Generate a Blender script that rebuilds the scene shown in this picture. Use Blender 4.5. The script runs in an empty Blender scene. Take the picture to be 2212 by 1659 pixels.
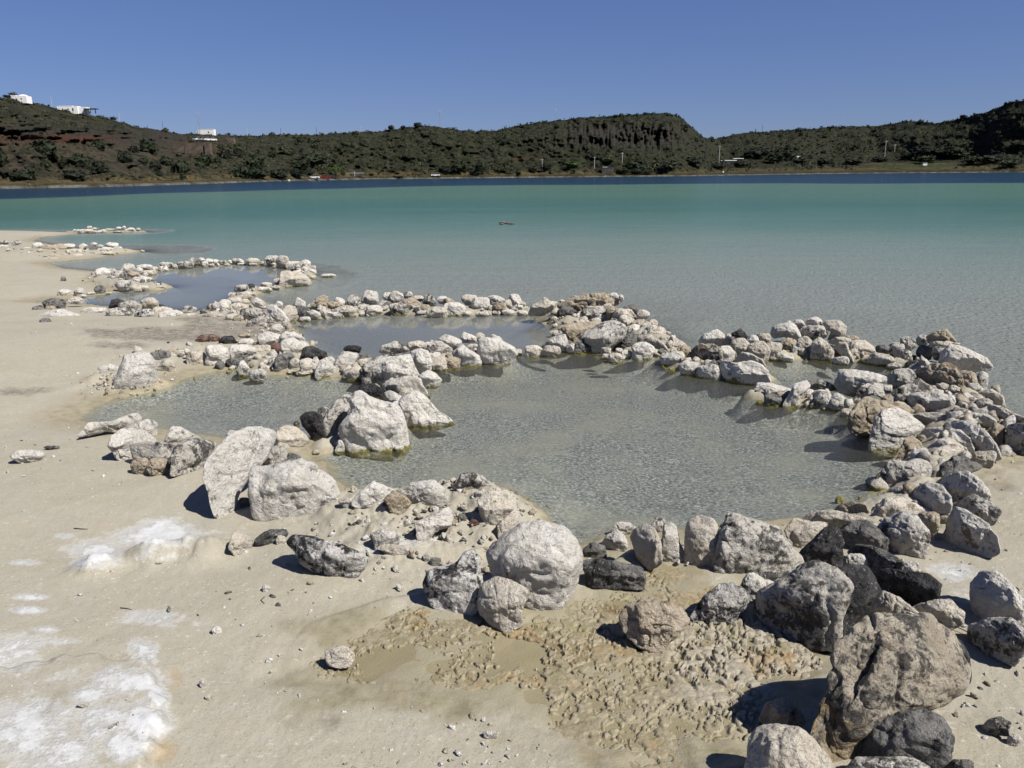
import bpy, math, random
import numpy as np
from mathutils import Matrix, Vector

S = bpy.context.scene
COL = S.collection
rnd = random.Random(7)

# ------------------------------------------------------------------ camera
FV, CXV, CYV = 1670.0, 1106.0, 829.5        # focal length and centre, in units of a 2212 x 1659 frame
H = 2.0                                     # eye height above the lake
PITCH = math.atan((CYV - 375.0) / FV)
ROLL = math.radians(0.5)
_r0 = np.array([1.0, 0, 0]); FWD = np.array([0, math.cos(PITCH), -math.sin(PITCH)])
_u0 = np.array([0, math.sin(PITCH), math.cos(PITCH)])
RGT = math.cos(ROLL) * _r0 - math.sin(ROLL) * _u0
UPV = math.sin(ROLL) * _r0 + math.cos(ROLL) * _u0
CAM = np.array([0, 0, H])
cd = bpy.data.cameras.new('camera'); cam = bpy.data.objects.new('camera', cd); COL.objects.link(cam)
cd.sensor_width = 36.0; cd.lens = 36.0 * FV / 2212.0; cd.clip_start = 0.05; cd.clip_end = 20000
M4 = Matrix.Identity(4)
for i in range(3):
    M4[i][0] = RGT[i]; M4[i][1] = UPV[i]; M4[i][2] = -FWD[i]; M4[i][3] = CAM[i]
cam.matrix_world = M4
S.camera = cam

# ------------------------------------------------------------------ sky, sun, exposure
SUN_EL, SUN_AZ = math.radians(50), math.radians(-33)      # azimuth counted from +X towards +Y
wd = bpy.data.worlds.new('World'); S.world = wd; wd.use_nodes = True
nt = wd.node_tree; nt.nodes.clear()
sky = nt.nodes.new('ShaderNodeTexSky'); sky.sky_type = 'NISHITA'; sky.sun_disc = False
sky.sun_elevation = SUN_EL; sky.sun_rotation = math.pi / 2 - SUN_AZ
sky.altitude = 0; sky.air_density = 1.0; sky.dust_density = 0.0; sky.ozone_density = 3.0
tint = nt.nodes.new('ShaderNodeMix'); tint.data_type = 'RGBA'; tint.blend_type = 'MULTIPLY'
tint.inputs[0].default_value = 1.0; tint.inputs[7].default_value = (0.60, 0.73, 1.20, 1)
bg = nt.nodes.new('ShaderNodeBackground'); bg.inputs[1].default_value = 0.058
ow = nt.nodes.new('ShaderNodeOutputWorld')
gam = nt.nodes.new('ShaderNodeGamma'); gam.inputs[1].default_value = 0.75      # a flatter, evenly hazy sky
nt.links.new(sky.outputs[0], gam.inputs[0]); nt.links.new(gam.outputs[0], tint.inputs[6]); nt.links.new(tint.outputs[2], bg.inputs[0])
nt.links.new(bg.outputs[0], ow.inputs[0])
sl = bpy.data.lights.new('sun', 'SUN'); sl.energy = 5.0; sl.angle = math.radians(0.53); sl.color = (1.0, 0.96, 0.90)
so = bpy.data.objects.new('sun', sl); COL.objects.link(so)
sd = Vector((math.cos(SUN_EL) * math.cos(SUN_AZ), math.cos(SUN_EL) * math.sin(SUN_AZ), math.sin(SUN_EL)))
so.rotation_euler = sd.to_track_quat('Z', 'Y').to_euler(); so.location = (30, 0, 40)
S.view_settings.view_transform = 'Standard'; S.view_settings.look = 'None'
S.view_settings.exposure = 0.75; S.view_settings.gamma = 1.0; S.view_settings.use_curve_mapping = False

# ------------------------------------------------------------------ geometry helpers
def ray(x, y):
    x = np.asarray(x, float); y = np.asarray(y, float)
    return FV * FWD + (x - CXV)[..., None] * RGT + (CYV - y)[..., None] * UPV
def hit(x, y, z=0.0):
    d = ray(x, y); t = (z - H) / d[..., 2]
    return CAM + d * t[..., None]
def project(P):
    q = P - CAM; w = q @ FWD; w = np.where(w < 0.05, np.nan, w)
    return CXV + FV * (q @ RGT) / w, CYV - FV * (q @ UPV) / w
def _h(ix, iy, iz, seed):
    n = (ix.astype(np.int64) * 374761393 + iy.astype(np.int64) * 668265263 + iz.astype(np.int64) * 2147483647 + seed * 1274126177) & 0xFFFFFFFF
    n = ((n ^ (n >> 13)) * 1274126177) & 0xFFFFFFFF
    n = ((n ^ (n >> 16)) * 2246822519) & 0xFFFFFFFF
    return ((n ^ (n >> 15)) & 0xFFFFFF) / float(0x1000000)
def noise3(P, seed=0):
    i = np.floor(P); f = P - i; f = f * f * (3 - 2 * f); i = i.astype(np.int64)
    x, y, z = i[..., 0], i[..., 1], i[..., 2]; u, v, w = f[..., 0], f[..., 1], f[..., 2]
    r = 0
    for dz in (0, 1):
        for dy in (0, 1):
            a = _h(x, y + dy, z + dz, seed); b = _h(x + 1, y + dy, z + dz, seed)
            r = r + (a + (b - a) * u) * (v if dy else 1 - v) * (w if dz else 1 - w)
    return r * 2 - 1
def noise2(X, Y, seed=0):
    ix = np.floor(X); iy = np.floor(Y); u = X - ix; v = Y - iy
    u = u * u * (3 - 2 * u); v = v * v * (3 - 2 * v)
    ix = ix.astype(np.int64); iy = iy.astype(np.int64); z = np.zeros_like(ix)
    a = _h(ix, iy, z, seed); b = _h(ix + 1, iy, z, seed); c = _h(ix, iy + 1, z, seed); d = _h(ix + 1, iy + 1, z, seed)
    return ((a + (b - a) * u) * (1 - v) + (c + (d - c) * u) * v) * 2 - 1
def fbm2(X, Y, s, octv=4, seed=0, gain=0.5):
    r = 0; a = 1.0
    for k in range(octv):
        r = r + a * noise2(X * s, Y * s, seed + k); s *= 2.03; a *= gain
    return r
def fbm3(P, s, octv=3, seed=0, gain=0.5):
    r = 0; a = 1.0
    for k in range(octv):
        r = r + a * noise3(P * s + 13.7 * k, seed + k); s *= 2.07; a *= gain
    return r
def worley(X, Y, s, seed=0):
    """distances to the nearest and second nearest cell points, and the nearest cell's random value"""
    X = X * s; Y = Y * s; ix = np.floor(X).astype(np.int64); iy = np.floor(Y).astype(np.int64)
    f1 = np.full(X.shape, 9.0); f2 = np.full(X.shape, 9.0); cid = np.zeros(X.shape); z = np.zeros_like(ix)
    for a in (-1, 0, 1):
        for b in (-1, 0, 1):
            px = ix + a + _h(ix + a, iy + b, z, seed); py = iy + b + _h(ix + a, iy + b, z, seed + 5)
            d = np.hypot(px - X, py - Y); n = d < f1
            f2 = np.where(n, f1, np.minimum(f2, d)); cid = np.where(n, _h(ix + a, iy + b, z, seed + 9), cid); f1 = np.where(n, d, f1)
    return f1, f2, cid
def sstep(a, b, x):
    t = np.clip((x - a) / (b - a), 0, 1); return t * t * (3 - 2 * t)
def seg_dist(X, Y, pts):
    d = np.full(X.shape, 1e9)
    for (ax, ay), (bx, by) in zip(pts[:-1], pts[1:]):
        vx, vy = bx - ax, by - ay; L = vx * vx + vy * vy + 1e-12
        t = np.clip(((X - ax) * vx + (Y - ay) * vy) / L, 0, 1)
        d = np.minimum(d, np.hypot(X - ax - t * vx, Y - ay - t * vy))
    return d
def inside(X, Y, poly):
    c = np.zeros(X.shape, bool)
    for (ax, ay), (bx, by) in zip(poly, poly[1:] + poly[:1]):
        if ay == by: continue
        c ^= ((ay > Y) != (by > Y)) & (X < (bx - ax) * (Y - ay) / (by - ay) + ax)
    return c
def sdist(X, Y, poly):
    d = seg_dist(X, Y, list(poly) + [poly[0]]); return np.where(inside(X, Y, list(poly)), d, -d)
def wpts(vp, z=0.0):
    return [tuple(hit(np.array(x), np.array(y), z)[:2]) for x, y in vp]

# ------------------------------------------------------------------ object helpers
def mesh(name, V, F, mats=(), smooth=True):
    """V (n,3); F an (m,k) array or a list of such arrays"""
    me = bpy.data.meshes.new(name); V = np.asarray(V, np.float32)
    Fs = F if isinstance(F, list) else [F]
    Fs = [np.asarray(f, np.int32) for f in Fs if len(f)]
    me.vertices.add(len(V)); me.vertices.foreach_set('co', V.ravel())
    loops = np.concatenate([f.ravel() for f in Fs]); tot = np.concatenate([np.full(len(f), f.shape[1], np.int32) for f in Fs])
    me.loops.add(len(loops)); me.loops.foreach_set('vertex_index', loops)
    me.polygons.add(len(tot)); st = np.concatenate([[0], np.cumsum(tot)[:-1]]).astype(np.int32)
    me.polygons.foreach_set('loop_start', st); me.polygons.foreach_set('loop_total', tot)
    me.polygons.foreach_set('use_smooth', np.full(len(tot), smooth))
    me.update(calc_edges=True)
    for m in mats: me.materials.append(m)
    return me
def link(name, data, parent=None, loc=(0, 0, 0), rz=0.0):
    o = bpy.data.objects.new(name, data); COL.objects.link(o); o.location = loc; o.rotation_euler = (0, 0, rz)
    if parent is not None: o.parent = parent
    return o
def tag(o, label=None, cat=None, group=None, kind=None):
    if label: o['label'] = label
    if cat: o['category'] = cat
    if group: o['group'] = group
    if kind: o['kind'] = kind
    return o
def colattr(me, name, A):
    a = me.attributes.new(name, 'FLOAT_COLOR', 'POINT'); A = np.asarray(A, np.float32)
    if A.shape[1] == 3: A = np.concatenate([A, np.ones((len(A), 1), np.float32)], 1)
    a.data.foreach_set('color', A.ravel())
def fattr(me, name, A):
    a = me.attributes.new(name, 'FLOAT', 'POINT'); a.data.foreach_set('value', np.asarray(A, np.float32))
class MB:
    """collects boxes, tubes and loose faces into one mesh"""
    def __init__(s): s.V = []; s.Q = []; s.T = []; s.n = 0
    def add(s, V, Q=(), T=()):
        V = np.asarray(V, float); s.V.append(V)
        if len(Q): s.Q.append(np.asarray(Q) + s.n)
        if len(T): s.T.append(np.asarray(T) + s.n)
        s.n += len(V)
    def box(s, c, d, rz=0.0, taper=1.0):
        x, y, z = [k / 2 for k in d]; P = []
        for sz in (-1, 1):
            t = taper if sz > 0 else 1
            for sx, sy in ((-1, -1), (1, -1), (1, 1), (-1, 1)): P.append((sx * x * t, sy * y * t, sz * z))
        P = np.array(P); ca, sa = math.cos(rz), math.sin(rz)
        P = np.stack([P[:, 0] * ca - P[:, 1] * sa, P[:, 0] * sa + P[:, 1] * ca, P[:, 2]], 1) + np.array(c)
        s.add(P, [(0, 3, 2, 1), (4, 5, 6, 7), (0, 1, 5, 4), (1, 2, 6, 5), (2, 3, 7, 6), (3, 0, 4, 7)])
    def tube(s, pts, rad, n=6):
        pts = np.asarray(pts, float); k = len(pts); rad = np.broadcast_to(np.asarray(rad, float), (k,)); P = []
        for i in range(k):
            t = pts[min(i + 1, k - 1)] - pts[max(i - 1, 0)]; t = t / (np.linalg.norm(t) + 1e-9)
            a = np.cross(t, (0, 0, 1) if abs(t[2]) < 0.9 else (1, 0, 0)); a /= np.linalg.norm(a); b = np.cross(t, a)
            for j in range(n):
                q = 2 * math.pi * j / n; P.append(pts[i] + rad[i] * (math.cos(q) * a + math.sin(q) * b))
        Q = [(i * n + j, i * n + (j + 1) % n, (i + 1) * n + (j + 1) % n, (i + 1) * n + j) for i in range(k - 1) for j in range(n)]
        c0 = len(P); P.append(pts[0]); P.append(pts[-1])
        T = [(c0, (j + 1) % n, j) for j in range(n)] + [(c0 + 1, (k - 1) * n + j, (k - 1) * n + (j + 1) % n) for j in range(n)]
        s.add(P, Q, T)
    def me(s, name, mat, smooth=False):
        F = []
        if s.Q: F.append(np.concatenate(s.Q))
        if s.T: F.append(np.concatenate(s.T))
        return mesh(name, np.concatenate(s.V), F, [mat], smooth)
def ico(sub):
    t = (1 + 5 ** 0.5) / 2
    V = np.array([(-1, t, 0), (1, t, 0), (-1, -t, 0), (1, -t, 0), (0, -1, t), (0, 1, t), (0, -1, -t), (0, 1, -t), (t, 0, -1), (t, 0, 1), (-t, 0, -1), (-t, 0, 1)], float)
    F = np.array([(0, 11, 5), (0, 5, 1), (0, 1, 7), (0, 7, 10), (0, 10, 11), (1, 5, 9), (5, 11, 4), (11, 10, 2), (10, 7, 6), (7, 1, 8), (3, 9, 4), (3, 4, 2), (3, 2, 6), (3, 6, 8), (3, 8, 9), (4, 9, 5), (2, 4, 11), (6, 2, 10), (8, 6, 7), (9, 8, 1)])
    V /= np.linalg.norm(V, axis=1)[:, None]
    for _ in range(sub):
        E = np.sort(np.concatenate([F[:, [0, 1]], F[:, [1, 2]], F[:, [2, 0]]]), 1)
        U, inv = np.unique(E, axis=0, return_inverse=True); inv = inv.ravel()
        m = V[U[:, 0]] + V[U[:, 1]]; m /= np.linalg.norm(m, axis=1)[:, None]
        k = len(F); a, b, c = inv[:k] + len(V), inv[k:2 * k] + len(V), inv[2 * k:] + len(V)
        V = np.concatenate([V, m])
        F = np.concatenate([np.stack([F[:, 0], a, c], 1), np.stack([F[:, 1], b, a], 1), np.stack([F[:, 2], c, b], 1), np.stack([a, b, c], 1)])
    return V, F
ICO = {k: ico(k) for k in range(1, 6)}

# ------------------------------------------------------------------ material helper
class Mat:
    def __init__(s, name, rough=0.9, spec=0.25):
        s.m = bpy.data.materials.new(name); s.m.use_nodes = True; s.t = s.m.node_tree; s.t.nodes.clear()
        s.out = s.n('ShaderNodeOutputMaterial'); s.b = s.n('ShaderNodeBsdfPrincipled')
        s.b.inputs['Roughness'].default_value = rough; s.b.inputs['Specular IOR Level'].default_value = spec
        s.l(s.b.outputs[0], s.out.inputs[0])
    def n(s, k): return s.t.nodes.new(k)
    def l(s, a, b): s.t.links.new(a, b)
    def set(s, sock, v):
        if hasattr(v, 'is_output'): s.l(v, sock)
        else: sock.default_value = v if not isinstance(v, tuple) or len(v) != 3 or sock.type != 'RGBA' else (*v, 1)
    def pos(s): return s.n('ShaderNodeNewGeometry').outputs['Position']
    def obj(s): return s.n('ShaderNodeTexCoord').outputs['Object']
    def attr(s, nm):
        a = s.n('ShaderNodeAttribute'); a.attribute_name = nm; return a
    def noise(s, vec, scale, detail=4, rough=0.55, dist=0.0, w=None):
        n = s.n('ShaderNodeTexNoise'); s.l(vec, n.inputs['Vector'])
        n.inputs['Scale'].default_value = scale; n.inputs['Detail'].default_value = detail
        n.inputs['Roughness'].default_value = rough; n.inputs['Distortion'].default_value = dist
        if w is not None: n.noise_dimensions = '4D'; s.l(w, n.inputs['W'])
        return n.outputs['Fac']
    def ramp(s, fac, *st):
        r = s.n('ShaderNodeValToRGB'); s.l(fac, r.inputs[0]); e = r.color_ramp.elements
        while len(e) < len(st): e.new(0.5)
        for k, (p, c) in zip(e, st): k.position = p; k.color = (*c, 1) if isinstance(c, tuple) else (c, c, c, 1)
        return r.outputs[0]
    def mix(s, fac, a, b, mode='MIX'):
        m = s.n('ShaderNodeMix'); m.data_type = 'RGBA'; m.blend_type = mode
        s.set(m.inputs[0], fac); s.set(m.inputs[6], a); s.set(m.inputs[7], b); return m.outputs[2]
    def math(s, op, a, b=0.0, c=0.0):
        m = s.n('ShaderNodeMath'); m.operation = op; s.set(m.inputs[0], a); s.set(m.inputs[1], b); s.set(m.inputs[2], c); return m.outputs[0]
    def rng(s, v, a, b, c=0.0, d=1.0):
        m = s.n('ShaderNodeMapRange'); m.interpolation_type = 'SMOOTHSTEP'; s.set(m.inputs[0], v)
        for k, q in enumerate((a, b, c, d)): m.inputs[1 + k].default_value = q
        return m.outputs[0]
    def z(s, vec):
        x = s.n('ShaderNodeSeparateXYZ'); s.l(vec, x.inputs[0]); return x.outputs
    def mapp(s, vec, scale=(1, 1, 1), rot=(0, 0, 0)):
        m = s.n('ShaderNodeMapping'); s.l(vec, m.inputs[0]); m.inputs['Scale'].default_value = scale; m.inputs['Rotation'].default_value = rot
        return m.outputs[0]
    def bump(s, h, strength=0.5, dist=0.01, prev=None):
        b = s.n('ShaderNodeBump'); b.inputs['Strength'].default_value = strength; b.inputs['Distance'].default_value = dist
        s.l(h, b.inputs['Height'])
        if prev is not None: s.l(prev, b.inputs['Normal'])
        return b.outputs[0]
    def color(s, c): s.set(s.b.inputs['Base Color'], c); return s
    def normal(s, nrm): s.l(nrm, s.b.inputs['Normal']); return s
def flat(name, c, rough=0.8, var=0.25, scale=3.0):
    m = Mat(name, rough); f = m.noise(m.obj(), scale, 3)
    m.color(m.ramp(f, (0.3, tuple(k * (1 - var) for k in c)), (0.7, tuple(min(1, k * (1 + var)) for k in c))))
    return m.m

# ------------------------------------------------------------------ terrain function
SHORE = [(-400, 496), (-100, 498), (60, 499), (150, 502), (165, 505), (90, 512), (72, 520), (120, 530), (200, 540), (262, 545), (240, 553),
         (180, 560), (100, 567), (140, 580), (235, 588), (228, 608), (262, 631), (180, 641), (120, 649), (70, 651), (185, 656), (300, 668),
         (430, 671), (500, 664), (560, 645), (590, 660), (605, 700), (650, 742), (690, 772), (740, 795), (720, 812), (640, 810), (560, 808),
         (500, 799), (420, 812), (340, 836), (260, 850), (195, 885), (170, 908), (240, 915), (330, 925), (420, 938), (500, 950), (600, 955),
         (680, 945), (715, 960), (690, 985), (715, 1030), (750, 1062), (850, 1062), (960, 1050), (1060, 1050), (1115, 1090), (1130, 1140),
         (1250, 1195), (1300, 1165), (1340, 1148), (1420, 1140), (1500, 1142), (1600, 1132), (1720, 1120), (1800, 1110), (1890, 1075),
         (1960, 1010), (2060, 990), (2140, 985), (2230, 960), (2500, 930), (3200, 900)]
_sw = wpts(SHORE)
LAND = _sw + [(60, -60), (-120, -60)]
RIDGES = [([(150, 502), (305, 501)], .10, .40), ([(60, 556), (180, 551), (260, 545)], .20, .80),
          ([(215, 600), (255, 614), (290, 620), (330, 622)], .18, .55),
          ([(290, 606), (310, 590), (345, 584), (420, 577), (480, 572), (565, 570), (600, 576)], .06, .22),
          ([(588, 573), (640, 580), (665, 596), (645, 612), (590, 622), (550, 630), (520, 645), (490, 660), (470, 672)], .12, .33),
          ([(470, 690), (540, 690), (600, 693)], .12, .35),
          ([(636, 688), (710, 683), (830, 676), (945, 680), (1060, 677), (1137, 677), (1200, 682)], .16, .20),
          ([(1200, 684), (1232, 704), (1300, 738), (1400, 755), (1446, 757)], .20, .42), ([(1270, 690), (1340, 700), (1420, 738)], .24, .45),
          ([(300, 790), (430, 770), (500, 785), (600, 793), (690, 803), (780, 810)], .12, .28),
          ([(600, 720), (640, 745), (600, 780)], .12, .30),
          ([(780, 802), (850, 790), (930, 786), (1000, 778), (1092, 766)], .13, .20),
          ([(830, 800), (860, 830), (880, 868), (840, 935), (760, 955), (700, 970)], .12, .22),
          ([(1440, 783), (1520, 803), (1600, 818), (1645, 818)], .14, .24), ([(1540, 770), (1680, 774), (1800, 768), (1900, 784), (1960, 795)], .13, .18),
          ([(1625, 857), (1700, 870), (1800, 882), (1900, 905)], .11, .16),
          ([(1990, 800), (2070, 838), (2085, 885), (2055, 955), (2010, 1030), (1985, 1100), (1900, 1125)], .20, .34), ([(1900, 905), (1990, 870), (2060, 850)], .16, .3),
          ([(2090, 880), (2170, 930), (2230, 950)], .14, .3)]
RIDGES = [(wpts(p), h, w) for p, h, w in RIDGES]
MOUND = [(wpts([(330, 1165), (400, 1150), (440, 1158)], .2), .10, .13), (wpts([(205, 1198)], .2) * 2, .075, .10), (wpts([(650, 1085), (720, 1085)], .1), .05, .16), (wpts([(225, 822), (290, 834), (330, 826)], .05), .07, .20), (wpts([(590, 745), (610, 700)], .05), .08, .25), (wpts([(780, 1090), (900, 1085), (1030, 1068), (1085, 1105)], .1), .13, .26), (wpts([(900, 1150), (1030, 1150)], .1), .07, .32)]
CRUST_V = [(640, 1440), (700, 1370), (840, 1320), (980, 1300), (1090, 1325), (1200, 1280), (1330, 1255), (1400, 1205), (1520, 1245), (1600, 1260),
           (1700, 1350), (1800, 1375), (1780, 1430), (1730, 1480), (1700, 1560), (1640, 1620), (1560, 1700), (1350, 1720), (1180, 1600), (1000, 1530), (850, 1500), (700, 1505)]
Z0 = 0.11
CRUST = wpts(CRUST_V, Z0)
POP = wpts([(1380, 1380), (1480, 1330), (1620, 1310), (1790, 1380), (1800, 1440), (1740, 1560), (1620, 1590), (1480, 1520), (1400, 1450)], Z0)
LEDGE = wpts([(-600, 1380), (60, 1440), (250, 1430), (330, 1420), (352, 1475), (366, 1565), (330, 1659), (280, 1760), (-600, 1800)], .17)
def base_height(X, Y):
    sd = sdist(X, Y, LAND); r = np.hypot(X, Y)
    land = 0.27 * (1 - np.exp(-np.maximum(sd, 0) / 2.4)) + 0.012 * fbm2(X, Y, 1.1, 3, 3) * sstep(0.05, 0.6, sd)
    w = np.maximum(-sd, 0)
    shelf = np.interp(r, [0, 6, 9, 14, 20, 30, 45, 70, 90], [.13, .16, .20, .32, .55, .95, 1.4, 1.85, 2.1]) + 0.03 * fbm2(X, Y, .5, 3, 8)
    side = np.clip(X / np.maximum(Y, 1), -.75, .75)
    drop = 98 + 48 * sstep(-.7, .05, side)
    shelf = shelf + 7 * sstep(drop - 8, drop + 10, r + 5 * noise2(side * 9, r * 0.02, 4))
    z = np.where(sd > 0, land, -shelf * (1 - np.exp(-w / 0.55)))
    return z, sd
def height(X, Y, ridges=True, fine=False):
    z, sd = base_height(X, Y)
    near = np.hypot(X, Y) < 60
    if ridges:
        n = 0.5 + 0.5 * noise2(X * 2.7, Y * 2.7, 21)
        for p, h, w in RIDGES:
            q = seg_dist(X, Y, p); h = h * .6; hz = (h + .25) * np.exp(-(q / w) ** 2) - .25
            z = np.where(near & (q < 3 * w), np.maximum(z, hz * (0.65 + 0.5 * n)), z)
    for p, h, w in MOUND:
        q = seg_dist(X, Y, p); z = z + h * np.exp(-(q / w) ** 2) * (0.8 + 0.4 * noise2(X * 5, Y * 5, 31))
    cd_ = sdist(X, Y, CRUST)
    z = np.where(cd_ > -.45, np.maximum(z, -.3 + (Z0 + 0.312) * sstep(-.45, -.08, cd_)), z)
    ld = sdist(X, Y, LEDGE)
    z = z + 0.045 * sstep(-.025, .03, ld + .05 * noise2(X * 6, Y * 6, 44) + .02 * noise2(X * 25, Y * 25, 45))
    if fine:
        m = sstep(-.10, .22, cd_ + .12 * fbm2(X, Y, 4, 3, 51))
        k = m > 0
        if k.any():
            x, y = X[k], Y[k]; mk = m[k]
            bed = Z0 - .013 + .006 * fbm2(x, y, 5, 3, 77)
            z[k] = z[k] * (1 - mk) + mk * bed
        nr = near & (z > -.3)
        x, y = X[nr], Y[nr]
        roughm = sstep(-.2, .2, sd[nr] + .1)
        mnd = sum(np.exp(-(seg_dist(x, y, p) / (1.3 * w)) ** 2) for p, h, w in [(MOUND[0][0], 0, .11), (MOUND[1][0], 0, .09)] + MOUND[3:])
        rg = sum(np.exp(-(seg_dist(x, y, p) / w) ** 2) for p, h, w in RIDGES)
        rough = np.clip(mnd + rg, 0, 1)
        dim = sstep(.06, -.06, np.abs(cd_[nr]) - .0)
        a = 0.0014 * noise2(x * 60, y * 60, 101) + 0.0013 * noise2(x * 23, y * 23, 102) + 0.004 * noise2(x * 5, y * 5, 103)
        b = 0.022 * fbm2(x, y, 9, 4, 111, .6)
        z[nr] = z[nr] + np.where(cd_[nr] > .08, 0, 1) * (a * (.4 + .6 * roughm) + b * rough)
    return z, sd, cd_, ld

# ------------------------------------------------------------------ polar sheets
def polar(radii, angs):
    R, A = np.meshgrid(radii, angs, indexing='ij')
    X = (R * np.sin(A)); Y = (R * np.cos(A)); n, m = R.shape
    i = np.arange(n - 1)[:, None] * m + np.arange(m)[None, :]; j = np.arange(n - 1)[:, None] * m + (np.arange(m)[None, :] + 1) % m
    F = np.stack([i, j, j + m, i + m], -1).reshape(-1, 4)
    return X.ravel(), Y.ravel(), F
def geo(a, b, q): return np.exp(np.arange(math.log(a), math.log(b), q))
_fa = np.radians(np.arange(-43, 43.01, 0.12)); _ca = np.radians(np.arange(47, 313.01, 4.0))
GA = np.concatenate([_fa, _ca])
GR = np.concatenate([[0.02], np.arange(.2, 1.6, .1), geo(1.6, 9, .0048), geo(9, 60, .010), geo(60, 6000, .08)])
GX, GY, GF = polar(GR, GA)
GZ, GSD, GCD, GLD = height(GX, GY, True, True)
far = np.hypot(GX, GY) > 150
GZ = np.where(far, np.minimum(GZ, -8.0), GZ)
GV = np.stack([GX, GY, GZ], 1)
def blob(U, V, L):
    r = np.zeros(U.shape)
    for x, y, a, b, *h in L:
        r = np.maximum(r, (h[0] if h else 1.0) * np.exp(-((U - x) / a) ** 2 - ((V - y) / b) ** 2))
    return r
PU, PV = project(GV)
PU = np.nan_to_num(PU, nan=-1e4); PV = np.nan_to_num(PV, nan=1e5)
nz = fbm2(GX, GY, 2.2, 5, 201, .6)
salt = blob(PU, PV, [(355, 1158, 105, 34, 1.2), (208, 1196, 62, 28, 1.15), (50, 1440, 130, 66, .75), (50, 1570, 115, 95, .8), (230, 1560, 80, 60, .5), (285, 1468, 90, 30), (310, 1405, 45, 30), (352, 1340, 95, 22, .75), (322, 1575, 52, 60), (268, 1610, 45, 35),
                     (190, 1500, 55, 16), (340, 1500, 26, 40), (150, 1640, 90, 60, .6), (145, 1385, 60, 9, .8), (100, 1360, 26, 7, .8), (60, 1318, 40, 8, .7), (65, 1290, 40, 7, .6),
                     (200, 1215, 70, 14, .8), (60, 1215, 50, 7, .7), (420, 1345, 14, 10, .7), (345, 1200, 90, 14, .7), (150, 1188, 30, 10, .6), (900, 1170, 110, 22, .65), (960, 1130, 70, 20, .7),
                     (810, 1190, 60, 14, .5), (140, 1158, 28, 7, .7), (520, 1205, 30, 10, .5), (2060, 1310, 80, 50, .5), (2050, 1235, 60, 25, .5), (2020, 1560, 50, 12, .5)])
salt = np.clip(salt * .74 + .30 * nz * sstep(.05, .4, salt) + .10 * fbm2(GX, GY, 17, 3, 202, .65) * sstep(.05, .4, salt), 0, 1)
wet = blob(PU, PV, [(330, 722, 130, 14, 1.2), (460, 714, 95, 20, 1.2), (420, 822, 90, 10, .7), (230, 868, 50, 16, .6), (240, 745, 90, 8, .8), (430, 690, 60, 8, .6), (215, 715, 35, 5), (560, 700, 40, 14, .7), (140, 647, 70, 5, .5), (560, 715, 60, 16, .9), (30, 848, 70, 14, .6), (300, 838, 40, 8, .7), (90, 842, 60, 8, .6), (560, 805, 90, 6, .6), (2150, 1050, 60, 18, .45), (2190, 1010, 40, 10, .5), (120, 515, 60, 4, .5)])
wet = sstep(.28, .7, wet * 1.15 + .35 * fbm2(GX, GY, 3.0, 4, 211))
och = blob(PU, PV, [(380, 1450, 24, 40), (350, 1630, 40, 30), (300, 1500, 20, 10, .5), (1500, 1600, 140, 40, .9), (1650, 1490, 60, 60, .5), (1480, 1230, 60, 22, .7), (1150, 1320, 50, 14, .7),
                    (960, 1120, 60, 12, .55), (330, 825, 110, 12, .7), (480, 790, 70, 8, .7), (120, 650, 70, 4), (240, 634, 30, 4), (1050, 1110, 50, 20, .45), (2170, 1040, 50, 16, .6), (950, 1420, 80, 40, .4), (20, 850, 50, 10, .6), (1330, 1500, 160, 50, .45)])
och = sstep(.3, .85, och + .4 * fbm2(GX, GY, 4.5, 4, 221))
gme = mesh('ground', GV, GF)
cr = sstep(-.20, .06, GCD + .14 * fbm2(GX, GY, 4, 4, 231, .6))
colattr(gme, 'mask', np.stack([salt, wet, och, cr], 1))
fattr(gme, 'shore', GSD)

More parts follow.
